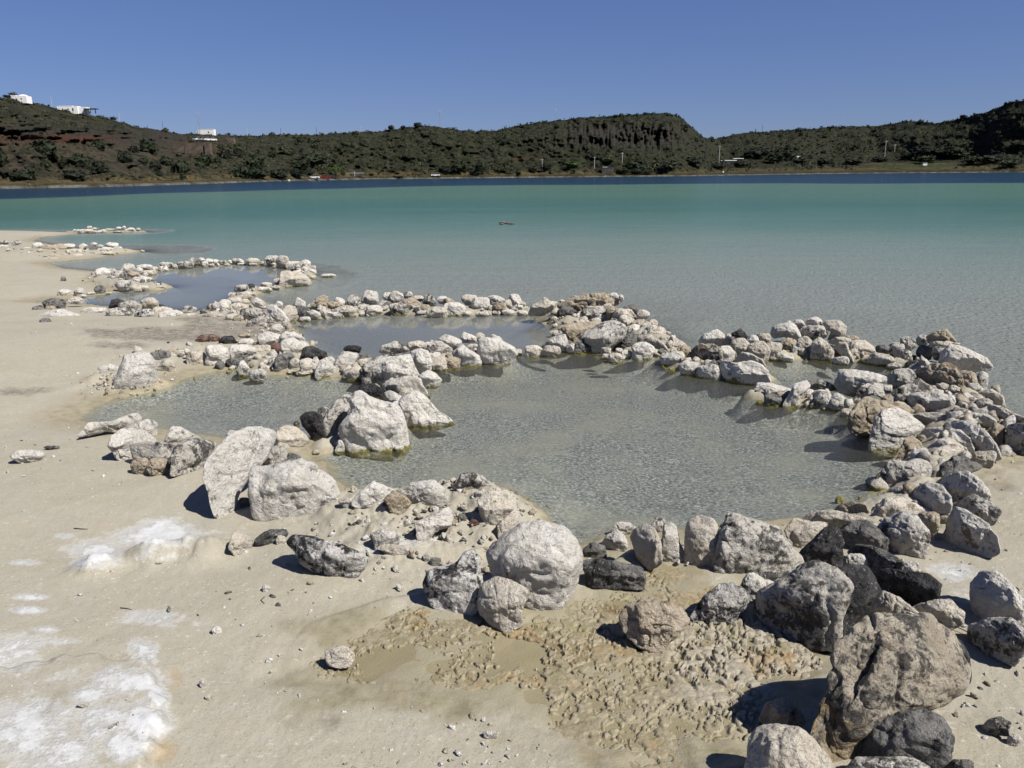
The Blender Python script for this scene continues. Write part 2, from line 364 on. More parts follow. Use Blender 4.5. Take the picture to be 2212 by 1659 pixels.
def ground_mat():
    m = Mat('sand_and_sinter', 0.95, 0.15); P = m.pos(); z = m.z(P)[2]
    a = m.attr('mask'); sp = m.n('ShaderNodeSeparateColor'); m.l(a.outputs['Color'], sp.inputs[0]); al = a.outputs['Alpha']
    n1 = m.noise(P, 1.6, 5, .6); n2 = m.noise(P, 14, 5, .65); n3 = m.noise(P, 110, 3, .6); n4 = m.noise(P, 45, 2, .5)
    c = m.ramp(n1, (.30, (.405, .36, .27)), (.5, (.435, .395, .305)), (.72, (.42, .385, .31)))
    c = m.mix(m.rng(n2, .35, .75, 0, .55), c, (.375, .335, .24))
    c = m.mix(m.rng(n3, .57, .68, 0, .7), c, (.27, .235, .165))
    c = m.mix(m.rng(n4, .64, .72, 0, .6), c, (.62, .58, .50))
    # pale salt crust, ochre seeps, dark wet algae
    ns = m.noise(P, 26, 4, .7)
    sf = m.math('ADD', sp.outputs[0], m.math('ADD', m.math('MULTIPLY', m.math('SUBTRACT', ns, .5), .5), m.math('MULTIPLY', m.math('SUBTRACT', m.noise(P, 75, 4, .75), .5), .65)))
    c = m.mix(m.math('ADD', m.math('MULTIPLY', m.rng(sf, .14, .50), .55), m.math('MULTIPLY', m.rng(sf, .50, .72), .34)), c, m.ramp(ns, (.3, (.55, .545, .525)), (.5, (.66, .655, .635)), (.7, (.74, .74, .73))))
    c = m.mix(m.math('MULTIPLY', sp.outputs[2], .6), c, m.ramp(n2, (.3, (.36, .25, .12)), (.7, (.47, .37, .22))))
    c = m.mix(m.math('MULTIPLY', sp.outputs[1], m.rng(n2, .3, .65, .25, .85)), c, m.ramp(n4, (.35, (.11, .10, .085)), (.7, (.26, .215, .16))))
    # mineral crust by the spring: dull olive grey
    cc = m.ramp(n2, (.28, (.22, .19, .11)), (.5, (.31, .27, .175)), (.75, (.39, .355, .255)))
    cc = m.mix(m.rng(m.noise(P, 3.2, 3), .5, .72, 0, .5), cc, (.37, .27, .14))
    cc = m.mix(m.rng(z, Z0 - .004, Z0 + .012, 1, 0), cc, m.ramp(n1, (.3, (.31, .27, .175)), (.7, (.39, .35, .25))))
    c = m.mix(al, c, cc)
    # damp rim and pool bed
    zz = m.math('ADD', z, m.math('MULTIPLY', m.math('SUBTRACT', n2, .5), .035))
    c = m.mix(m.rng(zz, .055, .010, 0, .85), c, m.ramp(n2, (.35, (.27, .225, .14)), (.65, (.40, .345, .225))))
    bed = m.ramp(m.noise(P, 42, 3, .8), (.36, (.06, .062, .052)), (.46, (.225, .225, .20)), (.56, (.345, .342, .31)), (.66, (.72, .71, .67)))  # speckle: bed grain, with caustics and ripple glitter painted into its colour
    bed = m.mix(m.rng(m.noise(P, 1.3, 4, .6), .42, .66, 0, .6), bed, m.ramp(n2, (.3, (.38, .355, .265)), (.7, (.46, .43, .34))))
    c = m.mix(m.rng(zz, .002, -.035, 0, 1), c, bed)
    m.color(m.mix(1.0, c, (.64, .652, .668), 'MULTIPLY'))
    r = m.rng(zz, .05, .0, .95, .55)
    rr = m.n('ShaderNodeMix'); m.l(al, rr.inputs[0]); m.l(r, rr.inputs[2]); rr.inputs[3].default_value = .5
    m.l(rr.outputs[0], m.b.inputs['Roughness'])
    b = m.bump(n2, .12, .02); b = m.bump(m.noise(P, 70, 5, .75), .6, .006, b); b = m.bump(n3, .7, .003, b); b = m.bump(m.rng(sf, .4, .6), .5, .006, b)
    m.normal(b); return m.m
gme.materials.append(ground_mat())
tag(link('ground', gme), kind='structure')

# ------------------------------------------------------------------ water
POOLS = {'back': [(300, 592), (400, 580), (560, 571), (620, 578), (640, 598), (600, 622), (515, 640), (475, 668), (430, 674), (180, 660), (60, 655), (60, 646), (180, 638), (262, 628), (330, 622), (300, 606)],
         'middle': [(600, 705), (640, 688), (850, 676), (1010, 677), (1140, 676), (1235, 700), (1225, 722), (1185, 758), (1118, 766), (1100, 764), (1000, 776), (930, 784), (850, 788), (780, 802), (690, 800), (640, 745)],
         'left': [(150, 925), (260, 838), (340, 826), (420, 800), (500, 788), (600, 794), (690, 803), (780, 810), (830, 800), (870, 850), (850, 930), (760, 955), (700, 972), (600, 970), (400, 960), (200, 930)],
         'front': [(870, 850), (830, 800), (930, 788), (1000, 778), (1092, 766), (1118, 766), (1185, 758), (1240, 738), (1300, 740), (1400, 758), (1440, 785), (1520, 805), (1640, 818), (1625, 857), (1700, 870), (1800, 882), (1900, 905),
                   (1970, 930), (2000, 1000), (1980, 1060), (1890, 1130), (1600, 1180), (1260, 1230), (1090, 1180), (1030, 1100), (740, 1100), (660, 1000), (700, 972), (760, 955), (850, 930)],
         'right': [(1640, 818), (1520, 805), (1540, 772), (1680, 774), (1800, 768), (1900, 784), (1990, 800), (2000, 860), (1900, 905), (1800, 882), (1700, 870), (1625, 857)]}
_wa = np.concatenate([np.radians(np.arange(-60, 60.01, .5)), np.radians(np.arange(65, 296, 5.0))])
WR = np.concatenate([geo(2.2, 30, .012), geo(30, 170, .02), geo(170, 5000, .1)])
WX, WY, WF = polar(WR, _wa)
WZ = height(WX, WY)[0]
cx = WX[WF].mean(1); cy = WY[WF].mean(1)
keep = (WZ[WF].min(1) < .03)
who = np.zeros(len(WF), int)
for k, (nm, p) in enumerate(POOLS.items()): who[inside(cx, cy, wpts(p)) & (who == 0)] = k + 1
def water_mat(name, tur, ripple, gloss, opac, scale, refl=1.0, clear=(.92, .945, .93), wav=.7):
    # refl < 1: facets of a wind-roughened sheet shade one another, so it mirrors less than a calm one
    m = Mat(name); m.t.nodes.remove(m.b); P = m.pos(); dep = m.attr('depth').outputs['Fac']
    # wind ripples: two sheared noises
    r1 = m.noise(m.mapp(P, (1.0, 2.6, 1), (0, 0, math.radians(-16))), scale, 3, .6)
    r2 = m.noise(m.mapp(P, (1.6, 1.0, 1), (0, 0, math.radians(35))), scale * 2.3, 2, .5)
    sw = m.noise(m.mapp(P, (.35, 1.5, 1), (0, 0, math.radians(-10))), scale * .18, 3, .5)
    nrm = m.bump(sw, ripple * .6, .03); nrm = m.bump(r1, ripple, .010, nrm); nrm = m.bump(r2, ripple * .7, .0045, nrm)
    fr = m.n('ShaderNodeFresnel'); fr.inputs[0].default_value = 1.333; m.l(nrm, fr.inputs['Normal'])
    gl = m.n('ShaderNodeBsdfGlossy'); gl.inputs['Roughness'].default_value = gloss; m.l(nrm, gl.inputs['Normal'])
    tr = m.n('ShaderNodeBsdfTransparent'); tr.inputs[0].default_value = (*clear, 1)
    df = m.n('ShaderNodeBsdfDiffuse'); m.l(m.bump(r2, ripple, .018 * wav, m.bump(r1, ripple, .045 * wav)), df.inputs['Normal'])
    dn = m.math('MULTIPLY', dep, m.math('ADD', .72, m.math('MULTIPLY', m.noise(m.mapp(P, (.25, 1, 1)), .09, 4, .6), .56)))
    cr_ = m.ramp(m.math('DIVIDE', dn, 10.0), *tur); m.l(cr_, df.inputs[0])
    op = m.math('SUBTRACT', 1.0, m.math('POWER', 2.718, m.math('MULTIPLY', dep, -opac)))
    mx = m.n('ShaderNodeMixShader'); m.l(op, mx.inputs[0]); m.l(tr.outputs[0], mx.inputs[1]); m.l(df.outputs[0], mx.inputs[2])
    m2 = m.n('ShaderNodeMixShader'); m.set(m2.inputs[0], m.math('MINIMUM', m.math('MULTIPLY', fr.outputs[0], refl), refl)); m.l(mx.outputs[0], m2.inputs[1]); m.l(gl.outputs[0], m2.inputs[2])
    m.l(m2.outputs[0], m.out.inputs[0]); return m.m
TUR = ((0.0, (.205, .215, .185)), (.03, (.205, .22, .195)), (.06, (.15, .187, .168)), (.10, (.082, .143, .124)), (.15, (.046, .108, .09)), (.21, (.065, .122, .09)), (.35, (.015, .036, .062)), (1.0, (.009, .027, .05)))
TURP = ((0.0, (.165, .165, .14)), (1.0, (.12, .125, .115)))
wm = {0: water_mat('lake_water', TUR, .8, .12, 4.5, 6.0, .40, wav=2.0), 1: water_mat('still_pool_water', ((0.0, (.15, .16, .15)), (1.0, (.12, .14, .14))), .03, .03, 7.0, 14.0, .72),
      2: water_mat('calm_pool_water', ((0.0, (.15, .155, .14)), (1.0, (.12, .13, .125))), .04, .04, 5.5, 14.0, .78), 3: water_mat('rippled_pool_water', TURP, .42, .06, 1.3, 30.0, .7)}
def sheet(name, sel, mat):
    f = WF[sel & keep]; u, inv = np.unique(f, return_inverse=True)
    V = np.stack([WX[u], WY[u], np.zeros(len(u))], 1); me = mesh(name, V, inv.reshape(-1, 4), [mat])
    fattr(me, 'depth', np.maximum(-WZ[u], 0)); return tag(link(name, me), kind='structure')
sheet('lake', who == 0, wm[0])
for k, nm in enumerate(POOLS): sheet('pool_water', who == k + 1, wm[1 if nm == 'back' else 2 if nm == 'middle' else 3])
# film of spring water standing between the crust plates
px_, py_ = np.array(CRUST)[:, 0], np.array(CRUST)[:, 1]
gx, gy = np.meshgrid(np.linspace(px_.min(), px_.max(), 90), np.linspace(py_.min(), py_.max(), 70), indexing='ij')
i = np.arange(89)[:, None] * 70 + np.arange(69)[None, :]; f = np.stack([i, i + 70, i + 71, i + 1], -1).reshape(-1, 4)
gx, gy = gx.ravel(), gy.ravel(); dd = sdist(gx, gy, CRUST); f = f[(dd[f].min(1) > -.02)]
u, inv = np.unique(f, return_inverse=True)
me = mesh('puddle', np.stack([gx[u], gy[u], np.full(len(u), Z0 - .0085)], 1), inv.reshape(-1, 4), [wm[3] if False else water_mat('spring_water', ((0.0, (.24, .20, .13)), (1.0, (.2, .16, .1))), .10, .05, 2.5, 40.0, 1.0, (.98, .965, .925))])
fattr(me, 'depth', np.full(len(u), .03)); tag(link('puddle', me), kind='structure')

# the mineral crust itself: thin flaking plates and popcorn knobs grown over the spring
dx = .0042; gx, gy = np.meshgrid(np.arange(px_.min() - .05, px_.max() + .05, dx), np.arange(max(py_.min() - .05, 1.55), py_.max() + .05, dx), indexing='ij'); n_, m_ = gx.shape
x, y = gx.ravel(), gy.ravel(); cdd = sdist(x, y, CRUST); bc, bd = hit(np.array(870.0), np.array(1430.0), Z0)[:2]; b2, c2_ = hit(np.array(1120.0), np.array(1400.0), Z0)[:2]; b3, c3_ = hit(np.array(1090.0), np.array(1530.0), Z0)[:2]
rim = sstep(-.08, .05, cdd + .10 * fbm2(x, y, 5, 3, 51))
pop = sstep(-.06, .14, sdist(x, y, POP) + .06 * noise2(x * 7, y * 7, 55))
wx = x + .012 * noise2(x * 25, y * 25, 70) + .005 * noise2(x * 70, y * 70, 73); wy = y + .012 * noise2(x * 25, y * 25, 71) + .005 * noise2(x * 70, y * 70, 74)
field = .30 + .42 * fbm2(x, y, 2.3, 3, 61) + .34 * fbm2(wx, wy, 9, 4, 62, .7) + .42 * fbm2(wx, wy, 38, 2, 63, .6) + 1.0 * pop + .25 * sstep(900, 1250, project(np.stack([x, y, x * 0 + Z0], 1))[0]) - .02
for ax, ay, ra in ((bc, bd, .16), (b2, c2_, .10), (b3, c3_, .17)): field = field - 1.2 * sstep(ra, ra * .45, np.hypot((x - ax) / 1.3, y - ay))
f1, f2, cid = worley(wx, wy, 13, 80); g1, g2, cg = worley(wx, wy, 31, 90); h1, h2, ch = worley(wx, wy, 62, 95)
broken = noise2(x * 8, y * 8, 84) + .5 * noise2(x * 19, y * 19, 85)
crk = np.maximum(sstep(.13, .05, f2 - f1) * sstep(-.25, .1, broken), sstep(.20, .08, g2 - g1) * sstep(.05, .45, broken + .9 * (cg - .5)))
hole = sstep(.66, .74, cg + .22 * broken) * sstep(.56, .46, g1 + .12 * noise2(x * 90, y * 90, 86))
edge = sstep(.0, .05, field)
top = .0125 + .003 * pop + .0015 * noise2(x * 6, y * 6, 87) + (.002 + .006 * pop) * np.sqrt(np.clip(1 - (g1 / .72) ** 2, 0, 1)) + .002 * np.sqrt(np.clip(1 - (h1 / .72) ** 2, 0, 1)) + .0012 * noise2(x * 160, y * 160, 88)
zc = Z0 - .016 + edge * top - (.013 + .019 * pop) * np.maximum(crk, hole) * edge
zc = np.where(field < -.02, Z0 - .05, zc); zc = zc * rim + (Z0 - .06) * (1 - rim)
i = np.arange(n_ - 1)[:, None] * m_ + np.arange(m_ - 1)[None, :]; f = np.stack([i, i + m_, i + m_ + 1, i + 1], -1).reshape(-1, 4)
f = f[(zc[f].max(1) > Z0 - .032)]; u, inv = np.unique(f, return_inverse=True)
cme = mesh('mineral_crust', np.stack([x[u], y[u], zc[u]], 1), inv.reshape(-1, 4)); fattr(cme, 'pop', pop[u])
def crust_mat():
    m = Mat('mineral_crust', .62, .35); P = m.pos(); z = m.z(P)[2]; n1 = m.noise(P, 4.0, 4, .6); n2 = m.noise(P, 34, 4, .7); n3 = m.noise(P, 150, 3, .6)
    c = m.ramp(n2, (.28, (.125, .103, .058)), (.5, (.185, .158, .100)), (.72, (.24, .212, .148)))
    c = m.mix(m.math('MULTIPLY', m.attr('pop').outputs['Fac'], .7), c, m.ramp(n2, (.3, (.19, .167, .125)), (.7, (.285, .26, .21))))
    c = m.mix(m.rng(n1, .52, .68, 0, .65), c, (.21, .135, .055)); c = m.mix(m.rng(m.noise(P, 7, 3), .56, .68, 0, .5), c, (.15, .135, .06))
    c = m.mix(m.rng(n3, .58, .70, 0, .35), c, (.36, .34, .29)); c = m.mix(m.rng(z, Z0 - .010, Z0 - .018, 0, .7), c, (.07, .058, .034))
    m.color(c); m.normal(m.bump(n3, .6, .003, m.bump(n2, .4, .006))); return m.m
cme.materials.append(crust_mat()); tag(link('mineral_crust', cme), 'flaking tan mineral crust grown over the spring in the foreground', 'crust', kind='stuff')

# ------------------------------------------------------------------ rock materials
def rock_mat(name, tones, patch, pf, speck=None, pit=0.5, rough=0.95, patch2=None):
    """tones: three pale colours by large noise; patch: colour of the lichen and bare stone that shows through, pf: how much"""
    m = Mat(name, rough, 0.2)
    oi = m.n('ShaderNodeObjectInfo').outputs['Random']; O = m.obj(); P = m.pos(); z = m.z(P)[2]
    w = m.math('MULTIPLY', oi, 37.0)
    n1 = m.noise(O, 6, 5, .6, .3, w); n2 = m.noise(O, 17, 6, .7, .4, w); n3 = m.noise(O, 75, 4, .7, 0, w); n4 = m.noise(O, 38, 3, .6, 0, w)
    c = m.ramp(n1, (.3, tones[0]), (.5, tones[1]), (.72, tones[2]))
    c = m.mix(m.rng(n4, .55, .75, 0, .5), c, tuple(k * .72 for k in tones[0]))
    k = m.math('ADD', m.math('MULTIPLY', n1, .45), m.math('MULTIPLY', n2, .55))
    k = m.math('ADD', k, m.math('MULTIPLY', m.math('SUBTRACT', n3, .5), .22))
    k = m.math('ADD', k, m.math('MULTIPLY', m.math('SUBTRACT', oi, .5), .05))
    c = m.mix(m.rng(k, pf - .035, pf + .05, 0, 1) if pf < .9 else 0.0, c, m.ramp(n4, (.35, tuple(q * .7 for q in patch)), (.7, tuple(min(1, q * 1.6) for q in patch))))
    c = m.mix(m.rng(n3, .40, .33, 0, .55), c, tuple(k * .45 for k in tones[0])); c = m.mix(m.rng(n4, .40, .30, 0, .35), c, tuple(k * .6 for k in tones[0]))  # bump hollows darkened in colour: lichen specks and painted pit shadow
    if patch2: c = m.mix(m.rng(m.noise(O, 4.5, 3, .6, .2, m.math('ADD', w, 5.0)), .53, .64, 0, .8), c, patch2)
    if speck: c = m.mix(m.rng(n3, .60, .68, 0, .9), c, speck)
    b = m.math('ADD', .90, m.math('MULTIPLY', m.math('FRACT', m.math('MULTIPLY', oi, 7.31)), .16))
    hs = m.n('ShaderNodeHueSaturation'); m.l(b, hs.inputs['Value']); m.l(c, hs.inputs['Color']); c = hs.outputs[0]
    # algae and damp where the stone stands in the pools
    zz = m.math('ADD', z, m.math('MULTIPLY', m.math('SUBTRACT', n2, .5), .07))
    ac = m.ramp(n2, (.35, (.06, .065, .015)), (.52, (.24, .21, .025)), (.65, (.42, .38, .09)))
    c = m.mix(m.math('MULTIPLY', m.rng(zz, .028, .008, 0, 1), m.rng(n1, .36, .52, .1, .95)), c, ac)
    m.color(m.mix(1.0, c, (.78, .77, .745), 'MULTIPLY'))
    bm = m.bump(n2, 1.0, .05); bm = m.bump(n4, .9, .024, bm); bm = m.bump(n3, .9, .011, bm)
    m.normal(bm); return m.m
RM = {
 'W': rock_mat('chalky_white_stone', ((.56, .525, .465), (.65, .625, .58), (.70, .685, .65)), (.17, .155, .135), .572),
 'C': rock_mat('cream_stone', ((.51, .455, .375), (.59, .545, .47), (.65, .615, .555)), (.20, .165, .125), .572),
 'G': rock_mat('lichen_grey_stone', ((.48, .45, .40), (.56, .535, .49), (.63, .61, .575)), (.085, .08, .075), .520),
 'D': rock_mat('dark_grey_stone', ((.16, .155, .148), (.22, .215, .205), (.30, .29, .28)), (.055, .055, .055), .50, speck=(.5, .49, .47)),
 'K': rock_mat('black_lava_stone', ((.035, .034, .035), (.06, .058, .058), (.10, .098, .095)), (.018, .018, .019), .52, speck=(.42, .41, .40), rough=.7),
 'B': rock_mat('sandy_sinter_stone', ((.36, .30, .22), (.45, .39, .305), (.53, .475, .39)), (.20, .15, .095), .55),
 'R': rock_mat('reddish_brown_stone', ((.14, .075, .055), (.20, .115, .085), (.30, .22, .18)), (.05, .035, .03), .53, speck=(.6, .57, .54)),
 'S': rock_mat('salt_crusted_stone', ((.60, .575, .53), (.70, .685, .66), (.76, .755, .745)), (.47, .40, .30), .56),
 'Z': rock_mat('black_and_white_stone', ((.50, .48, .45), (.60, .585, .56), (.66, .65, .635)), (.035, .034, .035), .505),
 'T': rock_mat('big_weathered_stone', ((.33, .285, .22), (.45, .405, .33), (.56, .53, .48)), (.075, .07, .065), .49, patch2=(.30, .23, .135)),
}
CNAME = {'W': 'chalky white', 'C': 'cream', 'G': 'grey-blotched white', 'D': 'dark grey', 'K': 'black', 'B': 'sandy brown', 'R': 'reddish brown',
         'S': 'salt-crusted white', 'Z': 'black-and-white', 'T': 'weathered tan and grey'}
PIT = {'W': .7, 'C': .8, 'G': 1.0, 'D': .9, 'K': 1.0, 'B': 1.5, 'R': .8, 'S': .6, 'Z': .8, 'T': 1.5}

# ------------------------------------------------------------------ rock list: outlines read off in tiles of the frame
def tile(x0, y0, w):
    s = w / 2212.0 / 1.85172
    return lambda x, y: (x0 / 1.85172 + x * s, y0 / 1.85172 + y * s)
T1, T2, T3, T4, T5, T6 = tile(0, 800, 800), tile(700, 1000, 800), tile(1400, 1100, 800), tile(2100, 1100, 800), tile(2600, 1200, 800), tile(3296, 1250, 800)
T7, T8, T10, T11, T12, T13, T14, T15 = tile(300, 1300, 900), tile(300, 1600, 1000), tile(1100, 1350, 800), tile(1100, 1850, 1000), tile(1900, 1900, 1000), tile(2700, 1900, 1000), tile(3296, 1600, 800), tile(2996, 2250, 1100)
ONE = lambda x, y: (x, y)
ROCKS = []      # (wall, colour, outline, options)
def R(wall, t, items):
    for it in items:
        if isinstance(it[0], str):           # colour, outline points, [options]
            ROCKS.append((wall, it[0], [t(*p) for p in it[1]], it[2] if len(it) > 2 else {}))
        else:                                # cx, cy, w, h, colour, [rotation]
            cx_, cy_, w, h, c = it[:5]; a = math.radians(it[5]) if len(it) > 5 else 0.0
            q = random.Random(int(cx_ * 31 + cy_ * 17)); e = q.uniform(.72, 1.0); ph = q.uniform(0, 6.28); k3 = q.uniform(-.09, .09); P = []
            for k in range(20):
                th = 2 * math.pi * k / 20; co, si = math.cos(th), math.sin(th)
                g = 1 + k3 * math.cos(3 * th + ph) + .05 * math.cos(5 * th + 2 * ph) + q.uniform(-.035, .035)
                x = w / 2 * g * math.copysign(abs(co) ** e, co); y = h / 2 * g * math.copysign(abs(si) ** e, si)
                P.append(t(cx_ + x * math.cos(a) - y * math.sin(a), cy_ + x * math.sin(a) + y * math.cos(a)))
            ROCKS.append((wall, c, P, {}))

R('spit', T1, [(890, 345, 100, 40, 'W'), (990, 305, 55, 35, 'W'), (985, 345, 100, 45, 'C'), (1050, 322, 70, 32, 'G'), (1055, 352, 50, 30, 'G'), (1105, 350, 50, 30, 'W'), (1150, 345, 50, 42, 'C'),
    (1215, 332, 130, 32, 'C'), (1315, 315, 65, 36, 'W'), (1372, 308, 45, 36, 'W'), (1300, 353, 110, 18, 'C'), (1440, 330, 110, 42, 'W'), (1530, 325, 45, 36, 'G')])
R('point', T1, [(45, 470, 110, 45, 'G'), (180, 476, 110, 50, 'G'), (40, 516, 110, 40, 'W'), (90, 606, 190, 60, 'D'), (300, 540, 90, 36, 'C'), (415, 510, 120, 76, 'W'), (560, 535, 170, 80, 'B'),
    (655, 525, 150, 80, 'B'), (760, 510, 140, 52, 'W'), (925, 522, 100, 72, 'W'), (1000, 545, 120, 80, 'D'), (1040, 495, 70, 48, 'W'), (1110, 515, 60, 46, 'G'), (1240, 505, 130, 72, 'W'),
    (1180, 555, 150, 72, 'W'), (1300, 548, 110, 60, 'C'), (1060, 562, 120, 60, 'D'), (830, 572, 200, 60, 'C'), (1010, 600, 110, 34, 'D'), (860, 616, 120, 42, 'C'), (700, 615, 100, 50, 'B'),
    (610, 622, 140, 50, 'B'), (500, 640, 60, 40, 'D'), (570, 652, 170, 26, 'C'), (390, 626, 90, 40, 'C'), (350, 650, 70, 26, 'W'), (260, 636, 90, 30, 'C'), (1160, 592, 200, 42, 'C')])
R('arm', T1, [(1140, 820, 160, 134, 'W'), (1235, 810, 130, 112, 'G'), (1222, 872, 80, 60, 'D'), (1420, 760, 150, 110, 'W'), (1330, 850, 150, 122, 'G'), (1540, 780, 80, 62, 'W'), (1475, 830, 130, 82, 'B'),
    (1410, 880, 120, 72, 'D'), (1365, 945, 170, 122, 'W'), (1530, 910, 180, 82, 'W'), (1590, 880, 180, 62, 'W'), (1500, 975, 120, 82, 'C'), (1590, 975, 120, 60, 'C'), (1780, 966, 115, 38, 'C')])
R('back rim', T1, [(1600, 745, 170, 64, 'W'), (1650, 802, 150, 50, 'C'), (1695, 762, 90, 52, 'C'), (1840, 720, 160, 62, 'G'), (1820, 770, 90, 36, 'W'), (1942, 736, 70, 52, 'C')])
R('back rim', T2, [(115, 165, 180, 80, 'G'), (225, 140, 150, 102, 'G'), (290, 112, 80, 52, 'W'), (332, 156, 70, 60, 'W'), (380, 125, 90, 62, 'W'), (400, 166, 70, 32, 'C'), (455, 130, 65, 54, 'W'), (525, 138, 90, 48, 'G'),
    (605, 136, 65, 46, 'W'), (575, 161, 70, 24, 'C'), (660, 125, 62, 64, 'C'), (720, 130, 85, 60, 'W', 30), (735, 156, 90, 24, 'W'), (860, 130, 150, 76, 'C'), (865, 158, 90, 30, 'W'), (965, 146, 55, 42, 'C')])
R('right arm', T2, [(1070, 122, 160, 118, 'G'), (1190, 132, 130, 132, 'C'), (1265, 166, 80, 82, 'C'), (1330, 152, 110, 56, 'W'), (1440, 150, 120, 74, 'W'), (1370, 200, 230, 104, 'G'), (1520, 206, 80, 72, 'C'),
    (1500, 242, 120, 62, 'W'), ('C', [(1165, 330), (1180, 250), (1260, 235), (1380, 250), (1470, 300), (1495, 370), (1400, 395), (1250, 405), (1165, 400)]), (1370, 255, 120, 64, 'W'), (1508, 302, 70, 46, 'C'), (1145, 355, 110, 84, 'C'),
    (1010, 386, 120, 62, 'C'), (975, 436, 180, 56, 'W'), (1110, 416, 100, 46, 'C'), (740, 430, 150, 96, 'G'), (842, 420, 110, 92, 'K')])
R('right arm', T2, [(635, 506, 90, 72, 'W'), (720, 506, 110, 72, 'C'), (792, 490, 100, 64, 'W'), (860, 492, 66, 42, 'C'), (500, 636, 190, 122, 'W'), (555, 600, 120, 102, 'W'), (660, 576, 150, 92, 'W'), (740, 526, 100, 58, 'G'), (782, 570, 80, 54, 'C')])
R('lake', T2, [(1695, 284, 160, 38, 'W')])
R('beach stones', T1, [(700, 872, 56, 46, 'D'), (722, 1022, 160, 66, 'W'), (885, 1016, 135, 82, 'G'), (1105, 990, 120, 96, 'D'), (1010, 1030, 90, 28, 'W'), (925, 1060, 60, 30, 'W'), (1200, 1034, 75, 22, 'W')])
R('back front', T1, [(610, 1150, 240, 112, 'D'), (840, 1116, 170, 72, 'W'), (425, 1215, 130, 92, 'D'), (560, 1200, 120, 64, 'B'), ('W', [(425, 1290), (520, 1235), (700, 1220), (850, 1260), (915, 1310), (880, 1360), (760, 1375), (620, 1370), (500, 1350), (440, 1330)]),
    (505, 1385, 140, 150, 'D'), (590, 1400, 110, 115, 'G'), (1040, 1240, 260, 112, 'W'), (1080, 1316, 240, 62, 'W'), ('K', [(1200, 1200), (1235, 1100), (1300, 1095), (1385, 1130), (1340, 1185), (1260, 1190)]), (1440, 1180, 240, 122, 'G'),
    (1650, 1150, 190, 132, 'C'), (1715, 1126, 74, 52, 'D'), (1770, 1176, 90, 44, 'K'), (1350, 1265, 310, 132, 'G'), (1600, 1280, 210, 142, 'Z'), (1800, 1240, 240, 112, 'C'), (1890, 1290, 260, 142, 'W'), (2090, 1225, 150, 102, 'G'), (2100, 1300, 220, 84, 'W')])
R('back front', T2, [(430, 745, 200, 118, 'C'), (330, 765, 80, 92, 'D'), (725, 650, 220, 114, 'C'), ('W', [(840, 570), (900, 525), (980, 570), (1015, 640), (960, 655), (880, 620)]), (650, 760, 190, 112, 'C'), (845, 715, 240, 150, 'G'),
    ('W', [(980, 690), (1020, 620), (1090, 605), (1180, 670), (1245, 760), (1235, 800), (1150, 810), (1060, 770)]), (1150, 612, 84, 84, 'W'), (1270, 700, 170, 172, 'C'), ('G', [(785, 850), (820, 790), (930, 735), (1040, 730), (1110, 800), (1100, 870), (950, 880), (830, 880)])])
R('middle rim', T2, [('W', [(1312, 620), (1355, 525), (1440, 575), (1448, 670), (1380, 650)]), (1385, 690, 150, 150, 'D'), (1530, 715, 160, 92, 'W', 15), (1440, 765, 120, 52, 'W'), (1520, 632, 104, 78, 'W'),
    ('B', [(1480, 620), (1560, 530), (1640, 495), (1690, 520), (1685, 600), (1660, 690), (1560, 690), (1500, 660)]), (1770, 628, 190, 104, 'B'), (1760, 722, 190, 80, 'W'), (1890, 680, 230, 112, 'C'), (1830, 580, 130, 84, 'W', 32), (1640, 705, 110, 90, 'C'), (2090, 640, 120, 92, 'B'), (2090, 702, 96, 44, 'W')])
R('middle rim', T3, [(48, 310, 145, 172, 'G'), (225, 262, 180, 168, 'W'), (140, 376, 110, 94, 'C'), (30, 412, 84, 62, 'C'), (270, 390, 185, 106, 'W'), (380, 348, 128, 130, 'C'), (415, 242, 112, 100, 'W'), (515, 258, 145, 154, 'G'), (642, 228, 104, 84, 'G'),
    (545, 376, 212, 132, 'G'), (680, 338, 185, 168, 'B'), (757, 262, 114, 66, 'C'), (875, 285, 132, 132, 'G'), (840, 370, 116, 84, 'B'), (810, 422, 145, 52, 'W'), (965, 410, 220, 118, 'C'), (1025, 275, 115, 84, 'W'), (1085, 305, 125, 95, 'B'),
    (1150, 375, 230, 146, 'W'), (1320, 275, 155, 120, 'C'), (1450, 337, 195, 165, 'W'), (1285, 426, 125, 48, 'W'), (1320, 376, 94, 64, 'C'), (1475, 432, 165, 52, 'W'), (1605, 290, 200, 114, 'W'), (1655, 367, 134, 124, 'B'), (1560, 382, 64, 92, 'G'),
    (1745, 332, 94, 114, 'C'), (1820, 290, 134, 155, 'W'), (1905, 327, 82, 72, 'C'), (1750, 412, 140, 62, 'W'), (1860, 376, 64, 54, 'C'), (1905, 422, 112, 58, 'W'), (1947, 380, 84, 64, 'C')])
